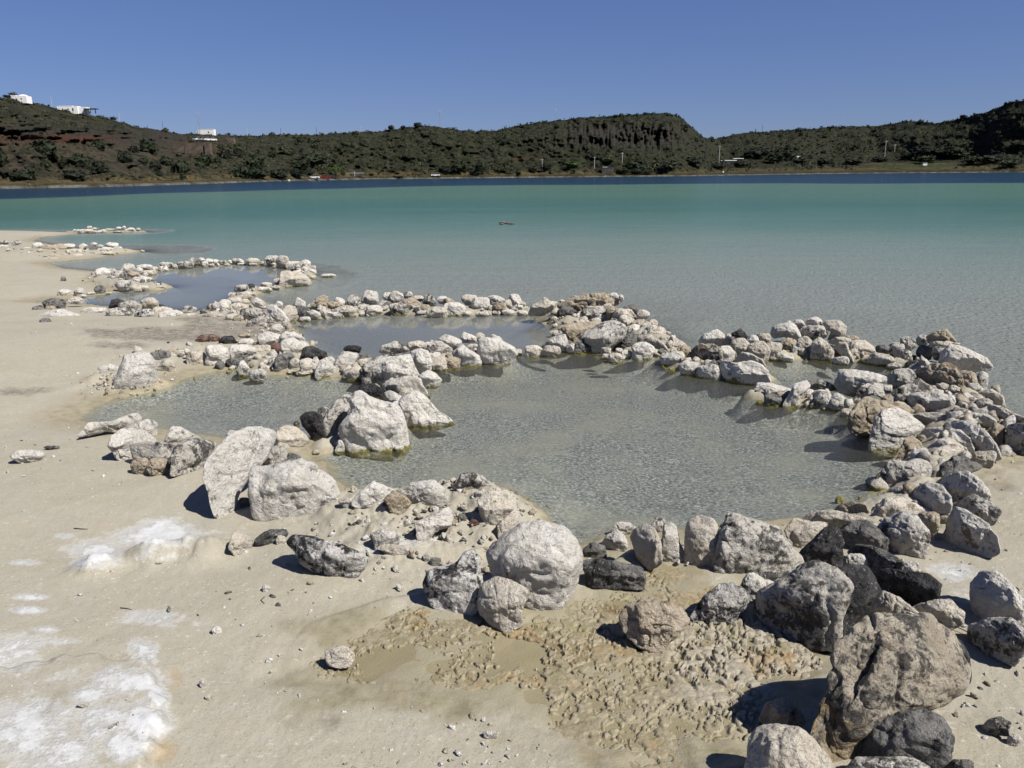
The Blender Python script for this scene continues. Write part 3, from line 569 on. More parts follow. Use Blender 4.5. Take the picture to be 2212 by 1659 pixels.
R('mound point', T4, [('C', [(40, 440), (70, 340), (170, 290), (215, 255), (260, 290), (350, 300), (320, 370), (240, 440), (120, 455)]), (340, 408, 110, 70, 'C'),
    ('B', [(355, 350), (420, 300), (560, 250), (740, 220), (920, 210), (1035, 260), (1005, 330), (880, 365), (760, 360), (640, 405), (560, 440), (450, 390)], {'k': .6}), (988, 250, 104, 104, 'W'), (1065, 258, 52, 78, 'W'), (545, 246, 84, 34, 'W'), (410, 292, 54, 34, 'W'),
    (452, 422, 165, 144, 'D'), (552, 482, 132, 64, 'W'), (620, 450, 88, 90, 'C'), (770, 424, 245, 165, 'G'), (832, 472, 142, 92, 'W'), (910, 372, 122, 104, 'C'), (962, 422, 122, 144, 'B'), (1095, 432, 235, 114, 'C'), (1172, 390, 175, 114, 'D'), (1010, 502, 122, 84, 'C'), (792, 512, 110, 74, 'W'),
    ('B', [(410, 600), (500, 560), (650, 535), (800, 515), (855, 540), (765, 595), (645, 645), (605, 705), (530, 770), (470, 745), (450, 640)]),
    ('G', [(620, 665), (700, 615), (800, 555), (970, 522), (1085, 560), (1092, 650), (1050, 720), (965, 765), (890, 840), (780, 860), (725, 770), (640, 715)]), (640, 800, 185, 140, 'D'),
    ('D', [(1060, 790), (1085, 690), (1110, 640), (1180, 630), (1245, 690), (1250, 760), (1180, 830), (1100, 830)]), (1130, 640, 104, 64, 'W'), (1110, 530, 165, 165, 'C'), (1220, 612, 155, 124, 'W'), (1270, 560, 185, 124, 'B'), (1420, 542, 94, 104, 'C'),
    (1452, 640, 215, 158, 'C'), (1300, 442, 135, 114, 'W'), (1312, 640, 94, 64, 'C'), ('C', [(1235, 690), (1300, 662), (1420, 698), (1530, 758), (1585, 832), (1440, 845), (1380, 772), (1260, 752)]), (1302, 840, 245, 185, 'W'), (1560, 742, 205, 124, 'C'), (1682, 790, 185, 124, 'C'),
    (340, 650, 124, 84, 'G'), (490, 546, 125, 68, 'W'), ('W', [(178, 800), (240, 728), (310, 678), (440, 655), (468, 740), (452, 832), (360, 838), (250, 815)]), (505, 812, 90, 105, 'W'), (95, 842, 195, 122, 'C'), (290, 842, 205, 122, 'C'),
    (895, 852, 112, 104, 'C'), (900, 905, 104, 64, 'C'), (1010, 917, 172, 104, 'C'), (1130, 876, 124, 94, 'W'), (1040, 842, 84, 64, 'W'), (1005, 776, 94, 64, 'G')])
R('inner rim', T2, [('R', [(230, 1000), (290, 945), (400, 935), (490, 960), (480, 1040), (380, 1070), (290, 1060)]), ('K', [(490, 1000), (540, 955), (630, 955), (690, 1030), (660, 1090), (560, 1110), (500, 1060)]), (305, 1112, 165, 64, 'C'), (240, 1202, 235, 175, 'C'), (465, 1168, 245, 225, 'W'), (780, 945, 155, 52, 'B'), (790, 1022, 165, 84, 'W'),
    (740, 1130, 305, 155, 'W'), (690, 1240, 225, 120, 'D'), ('W', [(685, 1330), (720, 1240), (760, 1220), (830, 1310), (835, 1370), (760, 1390), (700, 1380)]), (912, 1376, 185, 112, 'Z'), (1045, 985, 250, 155, 'W'), ('W', [(1160, 960), (1220, 910), (1320, 910), (1430, 980), (1400, 1005), (1180, 1010)]), (1130, 870, 114, 94, 'W'), (1310, 1090, 290, 215, 'W'), (1130, 1095, 155, 130, 'R'), (985, 1112, 195, 114, 'C'), (970, 1212, 205, 104, 'C')])
R('inner rim', T10, [('D', [(0, 330), (10, 230), (90, 180), (180, 190), (215, 250), (150, 290), (160, 360), (60, 372)]), ('K', [(285, 220), (330, 125), (420, 105), (520, 150), (570, 170), (565, 225), (470, 285), (400, 240), (310, 285)]), (220, 305, 125, 135, 'C'), (370, 322, 195, 172, 'C'), (350, 396, 235, 46, 'C'),
    ('W', [(450, 400), (470, 330), (500, 260), (570, 230), (670, 340), (680, 390), (600, 420), (490, 432)]), (610, 262, 94, 94, 'W'), ('W', [(670, 300), (700, 220), (760, 170), (900, 175), (920, 200), (880, 300), (800, 370), (700, 385)]), (760, 196, 74, 74, 'W'), (858, 133, 185, 88, 'K'),
    ('D', [(885, 260), (900, 200), (960, 180), (1100, 225), (1040, 250), (1010, 310), (960, 325)]), ('C', [(755, 430), (800, 350), (920, 300), (960, 350), (950, 450), (850, 465)]), (720, 392, 94, 44, 'C')])
R('inner tip', T3, [('G', [(330, 850), (370, 770), (490, 735), (600, 760), (655, 830), (560, 880), (420, 890)]), (740, 792, 215, 116, 'C'), (860, 767, 64, 54, 'W'), ('G', [(840, 830), (900, 725), (1010, 740), (1120, 810), (1125, 850), (1060, 930), (930, 900), (850, 870)]),
    ('W', [(985, 720), (1060, 660), (1160, 690), (1232, 730), (1210, 800), (1130, 845), (1100, 770)]), ('W', [(1230, 690), (1260, 632), (1340, 660), (1395, 690), (1400, 740), (1320, 755), (1240, 745)]), (1432, 686, 114, 84, 'C'), (1630, 705, 145, 58, 'W', 32), (1360, 800, 145, 74, 'C'),
    ('W', [(1145, 860), (1240, 772), (1330, 840), (1440, 900), (1440, 970), (1330, 1005), (1210, 1000), (1160, 930)]), ('W', [(1430, 900), (1440, 720), (1490, 705), (1620, 720), (1800, 800), (1845, 880), (1740, 950), (1600, 985), (1500, 930)]), (1862, 852, 74, 64, 'C'),
    (970, 985, 180, 158, 'C'), (1130, 972, 165, 145, 'B'), ('W', [(660, 950), (680, 860), (780, 820), (860, 850), (905, 950), (880, 1060), (800, 1095), (710, 1050)])])
R('divider', T10, [('W', [(780, 0), (800, 0), (790, 1)]) if False else ('W', [(1590, 430), (1690, 365), (1770, 400), (1840, 470), (1790, 515), (1650, 540)]),
    ('W', [(1000, 340), (1080, 270), (1270, 230), (1480, 190), (1530, 330), (1580, 440), (1470, 470), (1240, 510), (1160, 510), (1060, 440)]), ('G', [(950, 370), (1010, 300), (1090, 240), (1210, 185), (1260, 210), (1120, 280), (1080, 340), (1110, 430), (1130, 505), (1040, 505), (980, 445)]),
    (1000, 497, 74, 54, 'W'), ('W', [(1180, 540), (1300, 470), (1450, 440), (1600, 450), (1660, 600), (1640, 640), (1480, 650), (1300, 640)]), ('K', [(905, 590), (960, 525), (1080, 515), (1180, 560), (1190, 650), (1100, 670), (990, 640)]), ('W', [(1050, 520), (1120, 510), (1190, 560), (1180, 600), (1120, 570)]), (1200, 592, 84, 130, 'K'),
    ('W', [(1215, 620), (1270, 590), (1350, 630), (1395, 760), (1350, 790), (1250, 720)]), ('G', [(540, 930), (650, 720), (760, 640), (830, 660), (830, 780), (790, 880), (690, 970), (690, 1080), (600, 1105), (545, 1040)]), (540, 850, 135, 150, 'G'),
    ('W', [(830, 690), (870, 610), (950, 585), (1060, 650), (1250, 705), (1370, 760), (1430, 900), (1455, 1000), (1445, 1110), (1340, 1220), (1240, 1230), (1130, 1205), (1000, 1205), (840, 1175), (740, 1080), (720, 980), (790, 900), (850, 830)], {'label': 'huge white boulder with creased front, tallest between the left and front pools', 'fk': .8, 'tilt': 0}),
    ('W', [(1390, 720), (1490, 620), (1580, 610), (1650, 650), (1720, 730), (1800, 820), (1930, 870), (1945, 905), (1800, 925), (1620, 965), (1500, 945), (1440, 880)], {'label': 'white boulder sloping right into the front pool with mossy foot'}),
    ('K', [(275, 890), (330, 840), (430, 830), (510, 870), (545, 980), (550, 1080), (470, 1150), (400, 1080), (320, 990)], {'label': 'jagged black lava rock with white streak beside the huge creased boulder'}), (240, 960, 64, 74, 'D'),
    ('C', [(0, 1120), (20, 1030), (130, 980), (240, 1000), (330, 1080), (370, 1140), (260, 1200), (110, 1240), (30, 1210)]), ('W', [(665, 1240), (700, 1140), (745, 1112), (790, 1180), (760, 1250), (700, 1262)]), (1372, 1226, 94, 56, 'W')])
R('left bank', T7, [('W', [(430, 430), (480, 295), (600, 275), (725, 265), (780, 370), (795, 510), (720, 590), (610, 615), (470, 640), (385, 605), (400, 520)], {'label': 'large blocky white boulder on the sand bank behind the left pool', 'tilt': 0, 'fk': .8}), ('W', [(200, 470), (230, 410), (330, 385), (440, 420), (440, 500), (330, 505)]), (830, 322, 215, 122, 'D'), (962, 312, 104, 62, 'D'), (890, 412, 195, 144, 'C'), (385, 400, 130, 60, 'B')])
R('left front', T7, [('W', [(50, 1075), (150, 950), (350, 945), (480, 900), (560, 870), (625, 910), (620, 985), (500, 1025), (300, 1030), (150, 1060)], {'label': 'long bone-shaped white rock at the left pool edge'}), (720, 1010, 175, 160, 'W'),
    ('W', [(338, 1190), (370, 1100), (470, 1030), (560, 1015), (680, 1050), (800, 1150), (760, 1180), (600, 1240), (540, 1285), (430, 1270)], {'label': 'smooth round white rock like an egg on the left beach'}), ('W', [(890, 1130), (960, 1010), (1040, 1005), (1230, 1110), (1130, 1165), (950, 1170)]),
    ('G', [(562, 1200), (620, 1170), (800, 1160), (1000, 1170), (1010, 1260), (960, 1330), (900, 1385), (780, 1320), (640, 1320), (580, 1310)]), ('G', [(960, 1300), (1000, 1210), (1150, 1115), (1370, 1150), (1400, 1230), (1300, 1320), (1220, 1370), (1100, 1400), (980, 1420)]), (820, 1392, 205, 150, 'B'), (645, 1385, 175, 145, 'B')])
R('left front', T8, [('W', [(1150, 680), (1170, 560), (1260, 440), (1380, 330), (1530, 270), (1640, 255), (1740, 290), (1757, 360), (1700, 500), (1610, 620), (1520, 690), (1440, 780), (1390, 880), (1310, 930), (1240, 880), (1200, 760)], {'k': .42, 'label': 'tall leaning white slab standing on its tip on the beach'}),
    ('Z', [(1290, 400), (1370, 265), (1465, 290), (1440, 330), (1330, 420)]), ('W', [(1567, 660), (1600, 608), (1850, 580), (1990, 535), (2100, 590), (2200, 660), (2290, 720), (2310, 790), (2300, 870), (2150, 915), (2000, 945), (1850, 970), (1700, 985), (1620, 950), (1570, 860)], {'k': .75, 'label': 'big flat-topped white block right of the leaning slab'}),
    (1765, 500, 215, 190, 'G'), (1910, 540, 190, 122, 'D'), (1508, 902, 104, 80, 'D'), (1432, 892, 62, 34, 'W'), ('C', [(1355, 1300), (1400, 1190), (1440, 1160), (1500, 1190), (1580, 1250), (1540, 1300), (1430, 1345)]), (1740, 1202, 290, 96, 'D', -14), (1822, 1240, 84, 78, 'C')])
R('sand mound', T11, [('W', [(690, 340), (760, 250), (870, 170), (950, 195), (1050, 250), (980, 320), (880, 340), (740, 360)]), ('W', [(1080, 250), (1200, 190), (1400, 163), (1490, 240), (1502, 315), (1400, 365), (1280, 355), (1180, 335)]), ('B', [(970, 330), (1050, 260), (1160, 300), (1200, 360), (1120, 430), (1040, 440)]),
    ('G', [(1578, 220), (1650, 110), (1760, 86), (1830, 110), (1910, 200), (1850, 215), (1700, 215)]), ('C', [(1790, 335), (1880, 268), (2050, 248), (2122, 330), (2132, 420), (2010, 512), (1900, 505), (1830, 435)]), ('C', [(1970, 560), (2020, 510), (2130, 400), (2158, 460), (2145, 570), (2070, 640), (2000, 630)]),
    ('W', [(1240, 545), (1390, 468), (1520, 403), (1562, 490), (1540, 560), (1410, 600), (1330, 665), (1270, 620)], {'label': 'white slab lying tilted in the middle of the sand mound'}), ('W', [(850, 640), (940, 590), (1050, 610), (1100, 660), (1060, 740), (900, 750)]), (640, 346, 145, 74, 'W'), (440, 330, 205, 70, 'W'), (1800, 275, 70, 46, 'W'), (1758, 525, 66, 44, 'R'), (1650, 490, 80, 60, 'D'),
    ('Z', [(130, 725), (200, 662), (370, 678), (560, 728), (700, 778), (785, 832), (740, 892), (650, 965), (540, 965), (400, 935), (260, 892), (200, 785)], {'flat': 1, 'label': 'layered grey and white rock lying alone on the foreground sand'}), (1060, 765, 300, 80, 'C', 4), (1420, 870, 90, 60, 'D'), (1360, 830, 90, 60, 'G')])
R('near rocks', T11, [('Z', [(1325, 1060), (1370, 960), (1520, 910), (1635, 870), (1655, 800), (1740, 780), (1800, 850), (1805, 950), (1818, 1080), (1780, 1200), (1680, 1255), (1560, 1245), (1400, 1185), (1340, 1115)], {'label': 'black and white rock left of the big round boulder'})])
R('near rocks', T12, [('W', [(120, 690), (250, 560), (400, 460), (600, 442), (780, 488), (880, 580), (928, 700), (918, 850), (830, 965), (680, 1065), (560, 1085), (470, 1045), (330, 930), (170, 910), (150, 800)], {'label': 'big rounded white boulder in the middle of the near shore', 'fk': .9, 'tilt': 0}),
    ('C', [(48, 1130), (68, 990), (200, 922), (330, 938), (440, 1010), (462, 1080), (410, 1170), (390, 1262), (280, 1303), (130, 1232), (58, 1190)], {'label': 'cream rock in front of the big rounded white boulder'}), ('D', [(950, 770), (1080, 748), (1300, 788), (1460, 818), (1485, 910), (1440, 970), (1240, 965), (1040, 955), (990, 850)], {'label': 'dark slab set in the bank right of the round boulder'}),
    (1060, 668, 190, 115, 'D'), ('W', [(1133, 600), (1180, 530), (1250, 485), (1320, 540), (1342, 620), (1280, 655), (1180, 635)]), (1320, 472, 200, 104, 'G'), ('C', [(1385, 560), (1420, 490), (1500, 445), (1580, 480), (1630, 590), (1640, 720), (1540, 760), (1440, 680)]), (1628, 440, 125, 120, 'G'),
    ('W', [(1618, 642), (1658, 560), (1678, 448), (1730, 422), (1782, 470), (1802, 590), (1852, 682), (1780, 718), (1700, 692)], {'label': 'pear-shaped white rock on the near rim of the front pool'}), ('C', [(1868, 520), (1900, 408), (2000, 362), (2100, 398), (2158, 480), (2142, 600), (2152, 740), (2062, 785), (1960, 755), (1880, 722)], {'label': 'upright cream block right of the pear-shaped rock'}),
    ('B', [(1300, 1270), (1340, 1168), (1500, 1122), (1700, 1128), (1800, 1178), (1872, 1300), (1780, 1392), (1620, 1492), (1480, 1452), (1350, 1382)], {'flat': 1, 'label': 'low sandy rock standing in the mineral crust'})])
R('near rocks', T13, [('G', [(405, 640), (430, 480), (500, 358), (560, 363), (760, 438), (900, 480), (1000, 620), (1082, 720), (1082, 835), (990, 872), (850, 852), (780, 895), (640, 885), (470, 842), (395, 790)], {'label': 'tall grey-blotched boulder behind the near right crust'}), (695, 982, 205, 195, 'W'), (820, 982, 112, 104, 'W'), (830, 900, 155, 88, 'D'),
    ('Z', [(185, 1195), (280, 1078), (390, 988), (480, 968), (590, 1018), (628, 1100), (612, 1172), (500, 1243), (380, 1253), (240, 1235)], {'label': 'small white-topped dark rock at the back edge of the crust'}),
    ('G', [(738, 1150), (760, 1040), (960, 920), (1090, 820), (1230, 783), (1400, 828), (1520, 940), (1545, 1010), (1480, 1150), (1440, 1285), (1390, 1385), (1200, 1375), (1060, 1375), (960, 1315), (820, 1225)], {'label': 'rounded speckled boulder left of the long black rock'})])
R('pile', T13, [('K', [(1068, 790), (1110, 690), (1230, 560), (1330, 468), (1420, 478), (1472, 590), (1475, 720), (1440, 825), (1300, 795), (1200, 785), (1100, 825)], {'label': 'glossy black lava rock above the speckled boulder'}), ('D', [(1448, 500), (1560, 428), (1700, 418), (1800, 488), (1878, 570), (1862, 652), (1680, 645), (1540, 645), (1470, 590)]),
    ('C', [(978, 500), (1060, 388), (1200, 428), (1340, 428), (1300, 520), (1170, 625), (1060, 595)]), ('C', [(1155, 405), (1240, 328), (1400, 318), (1600, 368), (1812, 420), (1802, 475), (1660, 425), (1450, 485), (1340, 455)]), ('B', [(1410, 320), (1490, 250), (1570, 238), (1680, 270), (1710, 330), (1640, 370), (1500, 345)]),
    ('D', [(1540, 690), (1620, 628), (1750, 638), (1950, 718), (2025, 780), (1990, 845), (1800, 875), (1700, 805), (1600, 745)]), (1600, 775, 215, 145, 'W'), ('K', [(1455, 860), (1540, 818), (1700, 848), (1770, 960), (1815, 1050), (1740, 1145), (1640, 1255), (1560, 1355), (1470, 1435), (1448, 1290), (1500, 1150), (1540, 1010)], {'label': 'long black rock leaning behind the largest boulder'}), (2080, 830, 180, 110, 'W')])
R('pile', T15, [('K', [(985, 115), (1100, 58), (1250, 78), (1420, 98), (1512, 170), (1502, 272), (1400, 318), (1250, 282), (1080, 225)], {'label': 'flat black rock lying at the right foot of the pile'}), (1342, 312, 92, 74, 'D'), ('C', [(975, 430), (988, 320), (1090, 248), (1200, 288), (1290, 360), (1370, 425), (1300, 505), (1120, 470)]), ('C', [(1240, 400), (1400, 330), (1600, 300), (1720, 400), (1700, 500), (1500, 520), (1330, 480)], {'flat': 1})])
R('corner', T15, [('T', [(535, 1300), (600, 1120), (680, 900), (735, 650), (850, 555), (990, 448), (1150, 465), (1290, 478), (1350, 450), (1480, 478), (1590, 600), (1640, 800), (1695, 960), (1705, 1025), (1560, 1085), (1300, 1205), (1100, 1310), (900, 1410), (700, 1440), (600, 1380)], {'label': 'largest boulder, weathered tan and grey, in the right foreground', 'k': .8}),
    ('D', [(1560, 640), (1620, 600), (1700, 640), (1770, 760), (1775, 900), (1700, 945), (1600, 900)]), ('D', [(848, 1480), (980, 1358), (1200, 1218), (1380, 1178), (1540, 1258), (1602, 1400), (1572, 1565), (1480, 1625), (1250, 1585), (1000, 1585), (878, 1560)], {'label': 'dark brown-grey rock in front of the largest boulder'}),
    ('G', [(805, 1660), (880, 1568), (1080, 1566), (1300, 1590), (1440, 1660), (1320, 1800), (900, 1800)]), ('C', [(15, 1430), (60, 1358), (250, 1328), (400, 1350), (520, 1450), (650, 1600), (690, 1760), (560, 1850), (150, 1850), (20, 1700)]), ('B', [(100, 1240), (150, 1130), (270, 1100), (400, 1180), (450, 1280), (330, 1320), (190, 1300)]),
    ('W', [(1798, 180), (1880, 98), (1990, 88), (2090, 170), (2182, 290), (2195, 410), (2120, 475), (2000, 465), (1880, 412), (1810, 305)], {'label': 'upright white boulder alone on the sand at right edge'}), ('G', [(1778, 600), (1790, 508), (1930, 458), (2100, 458), (2220, 540), (2240, 700), (2120, 765), (1950, 705)]),
    ('G', [(1885, 1320), (1930, 1270), (2020, 1240), (2095, 1290), (2080, 1380), (1980, 1365)], {'flat': 1}), (2140, 1424, 115, 80, 'G'), (1680, 1640, 240, 100, 'D')])
R('pile', T14, [('G', [(598, 1445), (690, 1318), (850, 1263), (1000, 1288), (1120, 1450), (1145, 1565), (1080, 1665), (900, 1670), (700, 1625), (650, 1535)]), ('G', [(555, 905), (640, 788), (760, 668), (880, 688), (1010, 662), (1110, 688), (1172, 760), (1142, 845), (1040, 895), (880, 925), (720, 965), (600, 955)]), (970, 920, 195, 124, 'D'),
    ('C', [(650, 1060), (740, 990), (850, 950), (950, 960), (1005, 1050), (960, 1140), (800, 1130), (690, 1110)]), ('W', [(978, 1085), (1010, 978), (1150, 923), (1290, 958), (1392, 1080), (1392, 1185), (1290, 1275), (1130, 1255), (1040, 1175)]), ('W', [(1248, 935), (1450, 818), (1580, 808), (1700, 868), (1790, 968), (1832, 1062), (1740, 1115), (1600, 1088), (1440, 1138), (1400, 1065)]),
    ('G', [(1288, 1275), (1400, 1168), (1640, 1068), (1800, 1118), (1942, 1220), (1902, 1305), (1820, 1345), (1640, 1275), (1480, 1215), (1390, 1315)]), ('W', [(1352, 1490), (1400, 1318), (1480, 1203), (1600, 1248), (1800, 1368), (1902, 1500), (1914, 1605), (1800, 1648), (1620, 1608), (1440, 1540)]), (1150, 1372, 245, 260, 'B'),
    ('C', [(495, 1290), (600, 1158), (700, 1088), (830, 1086), (1000, 1148), (1082, 1220), (1020, 1268), (860, 1268), (760, 1295), (620, 1338)]), ('D', [(1188, 855), (1260, 768), (1440, 618), (1570, 638), (1660, 698), (1742, 750), (1620, 805), (1480, 828), (1340, 875), (1210, 935)], {'label': 'grey slab tilted across the middle of the right pile'}),
    ('C', [(1195, 640), (1240, 548), (1400, 498), (1520, 518), (1592, 625), (1440, 640), (1280, 718), (1210, 740)]), (1050, 614, 345, 138, 'W'), ('B', [(755, 655), (830, 558), (900, 438), (980, 422), (1050, 478), (1095, 545), (1000, 568), (900, 568), (860, 668)]), (1768, 652, 250, 175, 'C'), ('W', [(1088, 392), (1150, 328), (1330, 308), (1500, 328), (1600, 430), (1634, 545), (1560, 568), (1420, 498), (1250, 545), (1150, 465)]),
    ('W', [(1365, 285), (1450, 238), (1650, 258), (1800, 368), (1902, 500), (1918, 575), (1800, 595), (1670, 548), (1620, 425), (1530, 335)]), (1920, 392, 165, 235, 'B'), ('G', [(2018, 385), (2050, 288), (2212, 278), (2300, 400), (2260, 565), (2130, 585), (2030, 485)]), ('W', [(1355, 215), (1400, 155), (1650, 150), (1800, 165), (1885, 230), (1830, 290), (1640, 250), (1450, 240)]),
    ('C', [(1698, 85), (1800, 38), (1960, 88), (2130, 158), (2235, 200), (2205, 268), (2050, 295), (1900, 235), (1780, 165)]), ('G', [(968, 170), (1080, 150), (1260, 148), (1350, 185), (1355, 260), (1250, 290), (1080, 290), (1000, 230)]), ('W', [(555, 390), (590, 218), (680, 118), (800, 108), (940, 168), (1040, 248), (1085, 305), (960, 425), (880, 455), (780, 525), (640, 505), (570, 455)], {'label': 'big white boulder overhanging the right side of the front pool'}),
    ('B', [(302, 175), (400, 38), (480, -22), (620, 8), (850, 58), (975, 130), (900, 175), (700, 115), (600, 205), (560, 375), (420, 325), (320, 245)]), (250, 142, 114, 94, 'C'), (1160, 520, 100, 60, 'G'), (1290, 1310, 150, 90, 'B')])
R('right rim front', T6, [('W', [(128, 795), (180, 698), (168, 648), (210, 642), (420, 663), (672, 708), (672, 775), (480, 798), (400, 838), (340, 935), (180, 875)], {'label': 'white-topped slab jutting over the small right pool'}), ('G', [(345, 930), (420, 818), (520, 778), (640, 798), (668, 965), (560, 905), (470, 925), (410, 995)]), (690, 846, 125, 94, 'W'), (150, 992, 195, 175, 'W'), (30, 952, 94, 195, 'W')])
R('right rim front', T5, [('W', [(1128, 1045), (1200, 918), (1320, 918), (1450, 948), (1562, 990), (1500, 1055), (1400, 1048), (1280, 1058), (1180, 1068)]), (1360, 1110, 192, 130, 'D'), ('W', [(1478, 1125), (1560, 1000), (1600, 928), (1730, 903), (1765, 960), (1670, 1055), (1640, 1155), (1550, 1180)]), (1745, 1065, 195, 165, 'W'), (1830, 960, 165, 104, 'B'), ('G', [(1795, 925), (1890, 878), (2000, 928), (2105, 1015), (1980, 1000), (1880, 1000)]), (1910, 1090, 182, 205, 'W')])
R('right knob', T6, [(870, 732, 295, 205, 'G'), ('B', [(988, 675), (1180, 578), (1330, 558), (1450, 608), (1532, 760), (1522, 855), (1420, 838), (1280, 888), (1210, 868), (1120, 755)], {'label': 'big pitted tan boulder under the smooth white one on the right'}), ('G', [(718, 935), (800, 848), (930, 798), (1050, 743), (1130, 798), (1225, 892), (1100, 898), (950, 930), (900, 1000), (770, 985)]), (1430, 892, 295, 124, 'C'),
    ('W', [(942, 955), (1000, 908), (1250, 888), (1400, 928), (1492, 1020), (1504, 1115), (1380, 1128), (1200, 1108), (1020, 1118), (970, 1045)]), (1640, 980, 225, 175, 'D'), ('C', [(1688, 885), (1850, 858), (1962, 920), (1988, 1015), (1900, 1025), (1780, 955)]), (1895, 865, 105, 114, 'C'), (1812, 1000, 145, 84, 'W'),
    ('W', [(1296, 548), (1330, 448), (1410, 368), (1500, 378), (1640, 428), (1770, 498), (1845, 590), (1825, 625), (1680, 645), (1620, 670), (1500, 635), (1430, 575), (1340, 562)], {'label': 'smooth bright white boulder jutting out over the lake at right'}), (1605, 775, 185, 225, 'B'), (1755, 760, 114, 205, 'G'),
    ('B', [(1148, 265), (1230, 218), (1350, 188), (1465, 325), (1340, 345), (1160, 335)]), (1298, 352, 260, 78, 'C'), (1090, 312, 128, 124, 'G'), (1110, 452, 165, 175, 'D'), (1295, 450, 205, 135, 'G'), (1460, 350, 90, 34, 'W'), (930, 346, 175, 145, 'G'), (800, 356, 135, 44, 'C'), (648, 412, 155, 94, 'D'), (810, 432, 155, 155, 'G'), (902, 500, 134, 175, 'G'), (990, 522, 114, 94, 'D'), (980, 592, 155, 114, 'D'), (1090, 572, 74, 74, 'G')])
R('right rim back', T6, [('C', [(438, 535), (560, 438), (720, 468), (783, 532), (700, 585), (600, 585)]), (780, 597, 165, 74, 'C'), ('C', [(278, 395), (310, 318), (450, 308), (540, 378), (563, 440), (430, 495), (330, 485)]), (310, 292, 145, 74, 'B'), ('C', [(108, 395), (170, 328), (250, 338), (290, 440), (322, 522), (280, 525), (180, 455)]), (180, 312, 225, 84, 'C'), (190, 532, 175, 84, 'W')])
R('right rim back', T5, [(1140, 452, 134, 114, 'W'), (1250, 432, 165, 124, 'C'), (1205, 572, 235, 205, 'C'), (1365, 562, 185, 195, 'C'), ('W', [(1338, 375), (1360, 298), (1540, 238), (1610, 288), (1664, 395), (1600, 445), (1480, 405), (1380, 425)]), (1642, 272, 145, 104, 'W'), (1822, 252, 172, 104, 'W'), (1805, 362, 285, 155, 'G'),
    ('C', [(1898, 295), (1960, 238), (2100, 233), (2172, 300), (2152, 385), (2060, 428), (1960, 438), (2000, 355)]), (1535, 492, 168, 134, 'B'), (1710, 512, 165, 205, 'C'), (1525, 592, 185, 64, 'B'), (1502, 642, 172, 84, 'W'), ('C', [(1788, 645), (1798, 478), (1870, 408), (1960, 468), (2034, 560), (2012, 645), (1900, 668)])])
R('left clump', T5, [(255, 652, 255, 145, 'W'), (372, 570, 152, 134, 'B'), ('T', [(388, 665), (450, 568), (560, 498), (700, 488), (782, 560), (795, 680), (785, 745), (700, 705), (640, 645), (560, 665), (480, 645)]), (432, 750, 215, 155, 'W'), (650, 792, 265, 145, 'W'), ('W', [(786, 765), (800, 668), (930, 688), (1100, 678), (1220, 718), (1302, 790), (1309, 895), (1150, 920), (1030, 920), (900, 875), (800, 825)]),
    (850, 602, 155, 185, 'W'), ('W', [(948, 655), (1020, 578), (1130, 598), (1240, 658), (1264, 712), (1190, 725), (1000, 685)]), ('W', [(548, 445), (600, 378), (740, 328), (790, 368), (854, 440), (834, 505), (700, 505), (570, 495)]), (900, 432, 155, 124, 'G'), ('K', [(878, 385), (1000, 318), (1084, 400), (1064, 455), (1000, 415)]), (1000, 522, 195, 195, 'C'), (920, 592, 74, 114, 'C')])
R('lake', ONE, [(1090, 481, 22, 4.5, 'D'), (1104, 483, 18, 3.6, 'D'), (1084, 484, 10, 3, 'D')])
R('beach stones', ONE, [(575, 1270, 16, 15, 'G'), (468, 1361, 20, 16, 'W'), (733, 1416, 62, 40, 'C'), (345, 1216, 16, 5, 'G'), (60, 985, 70, 26, 'W'), (112, 967, 32, 8, 'D'), (450, 1506, 14, 12, 'C'), (442, 1476, 22, 14, 'G'), (180, 1522, 26, 9, 'G'), (1060, 1585, 34, 14, 'G')])

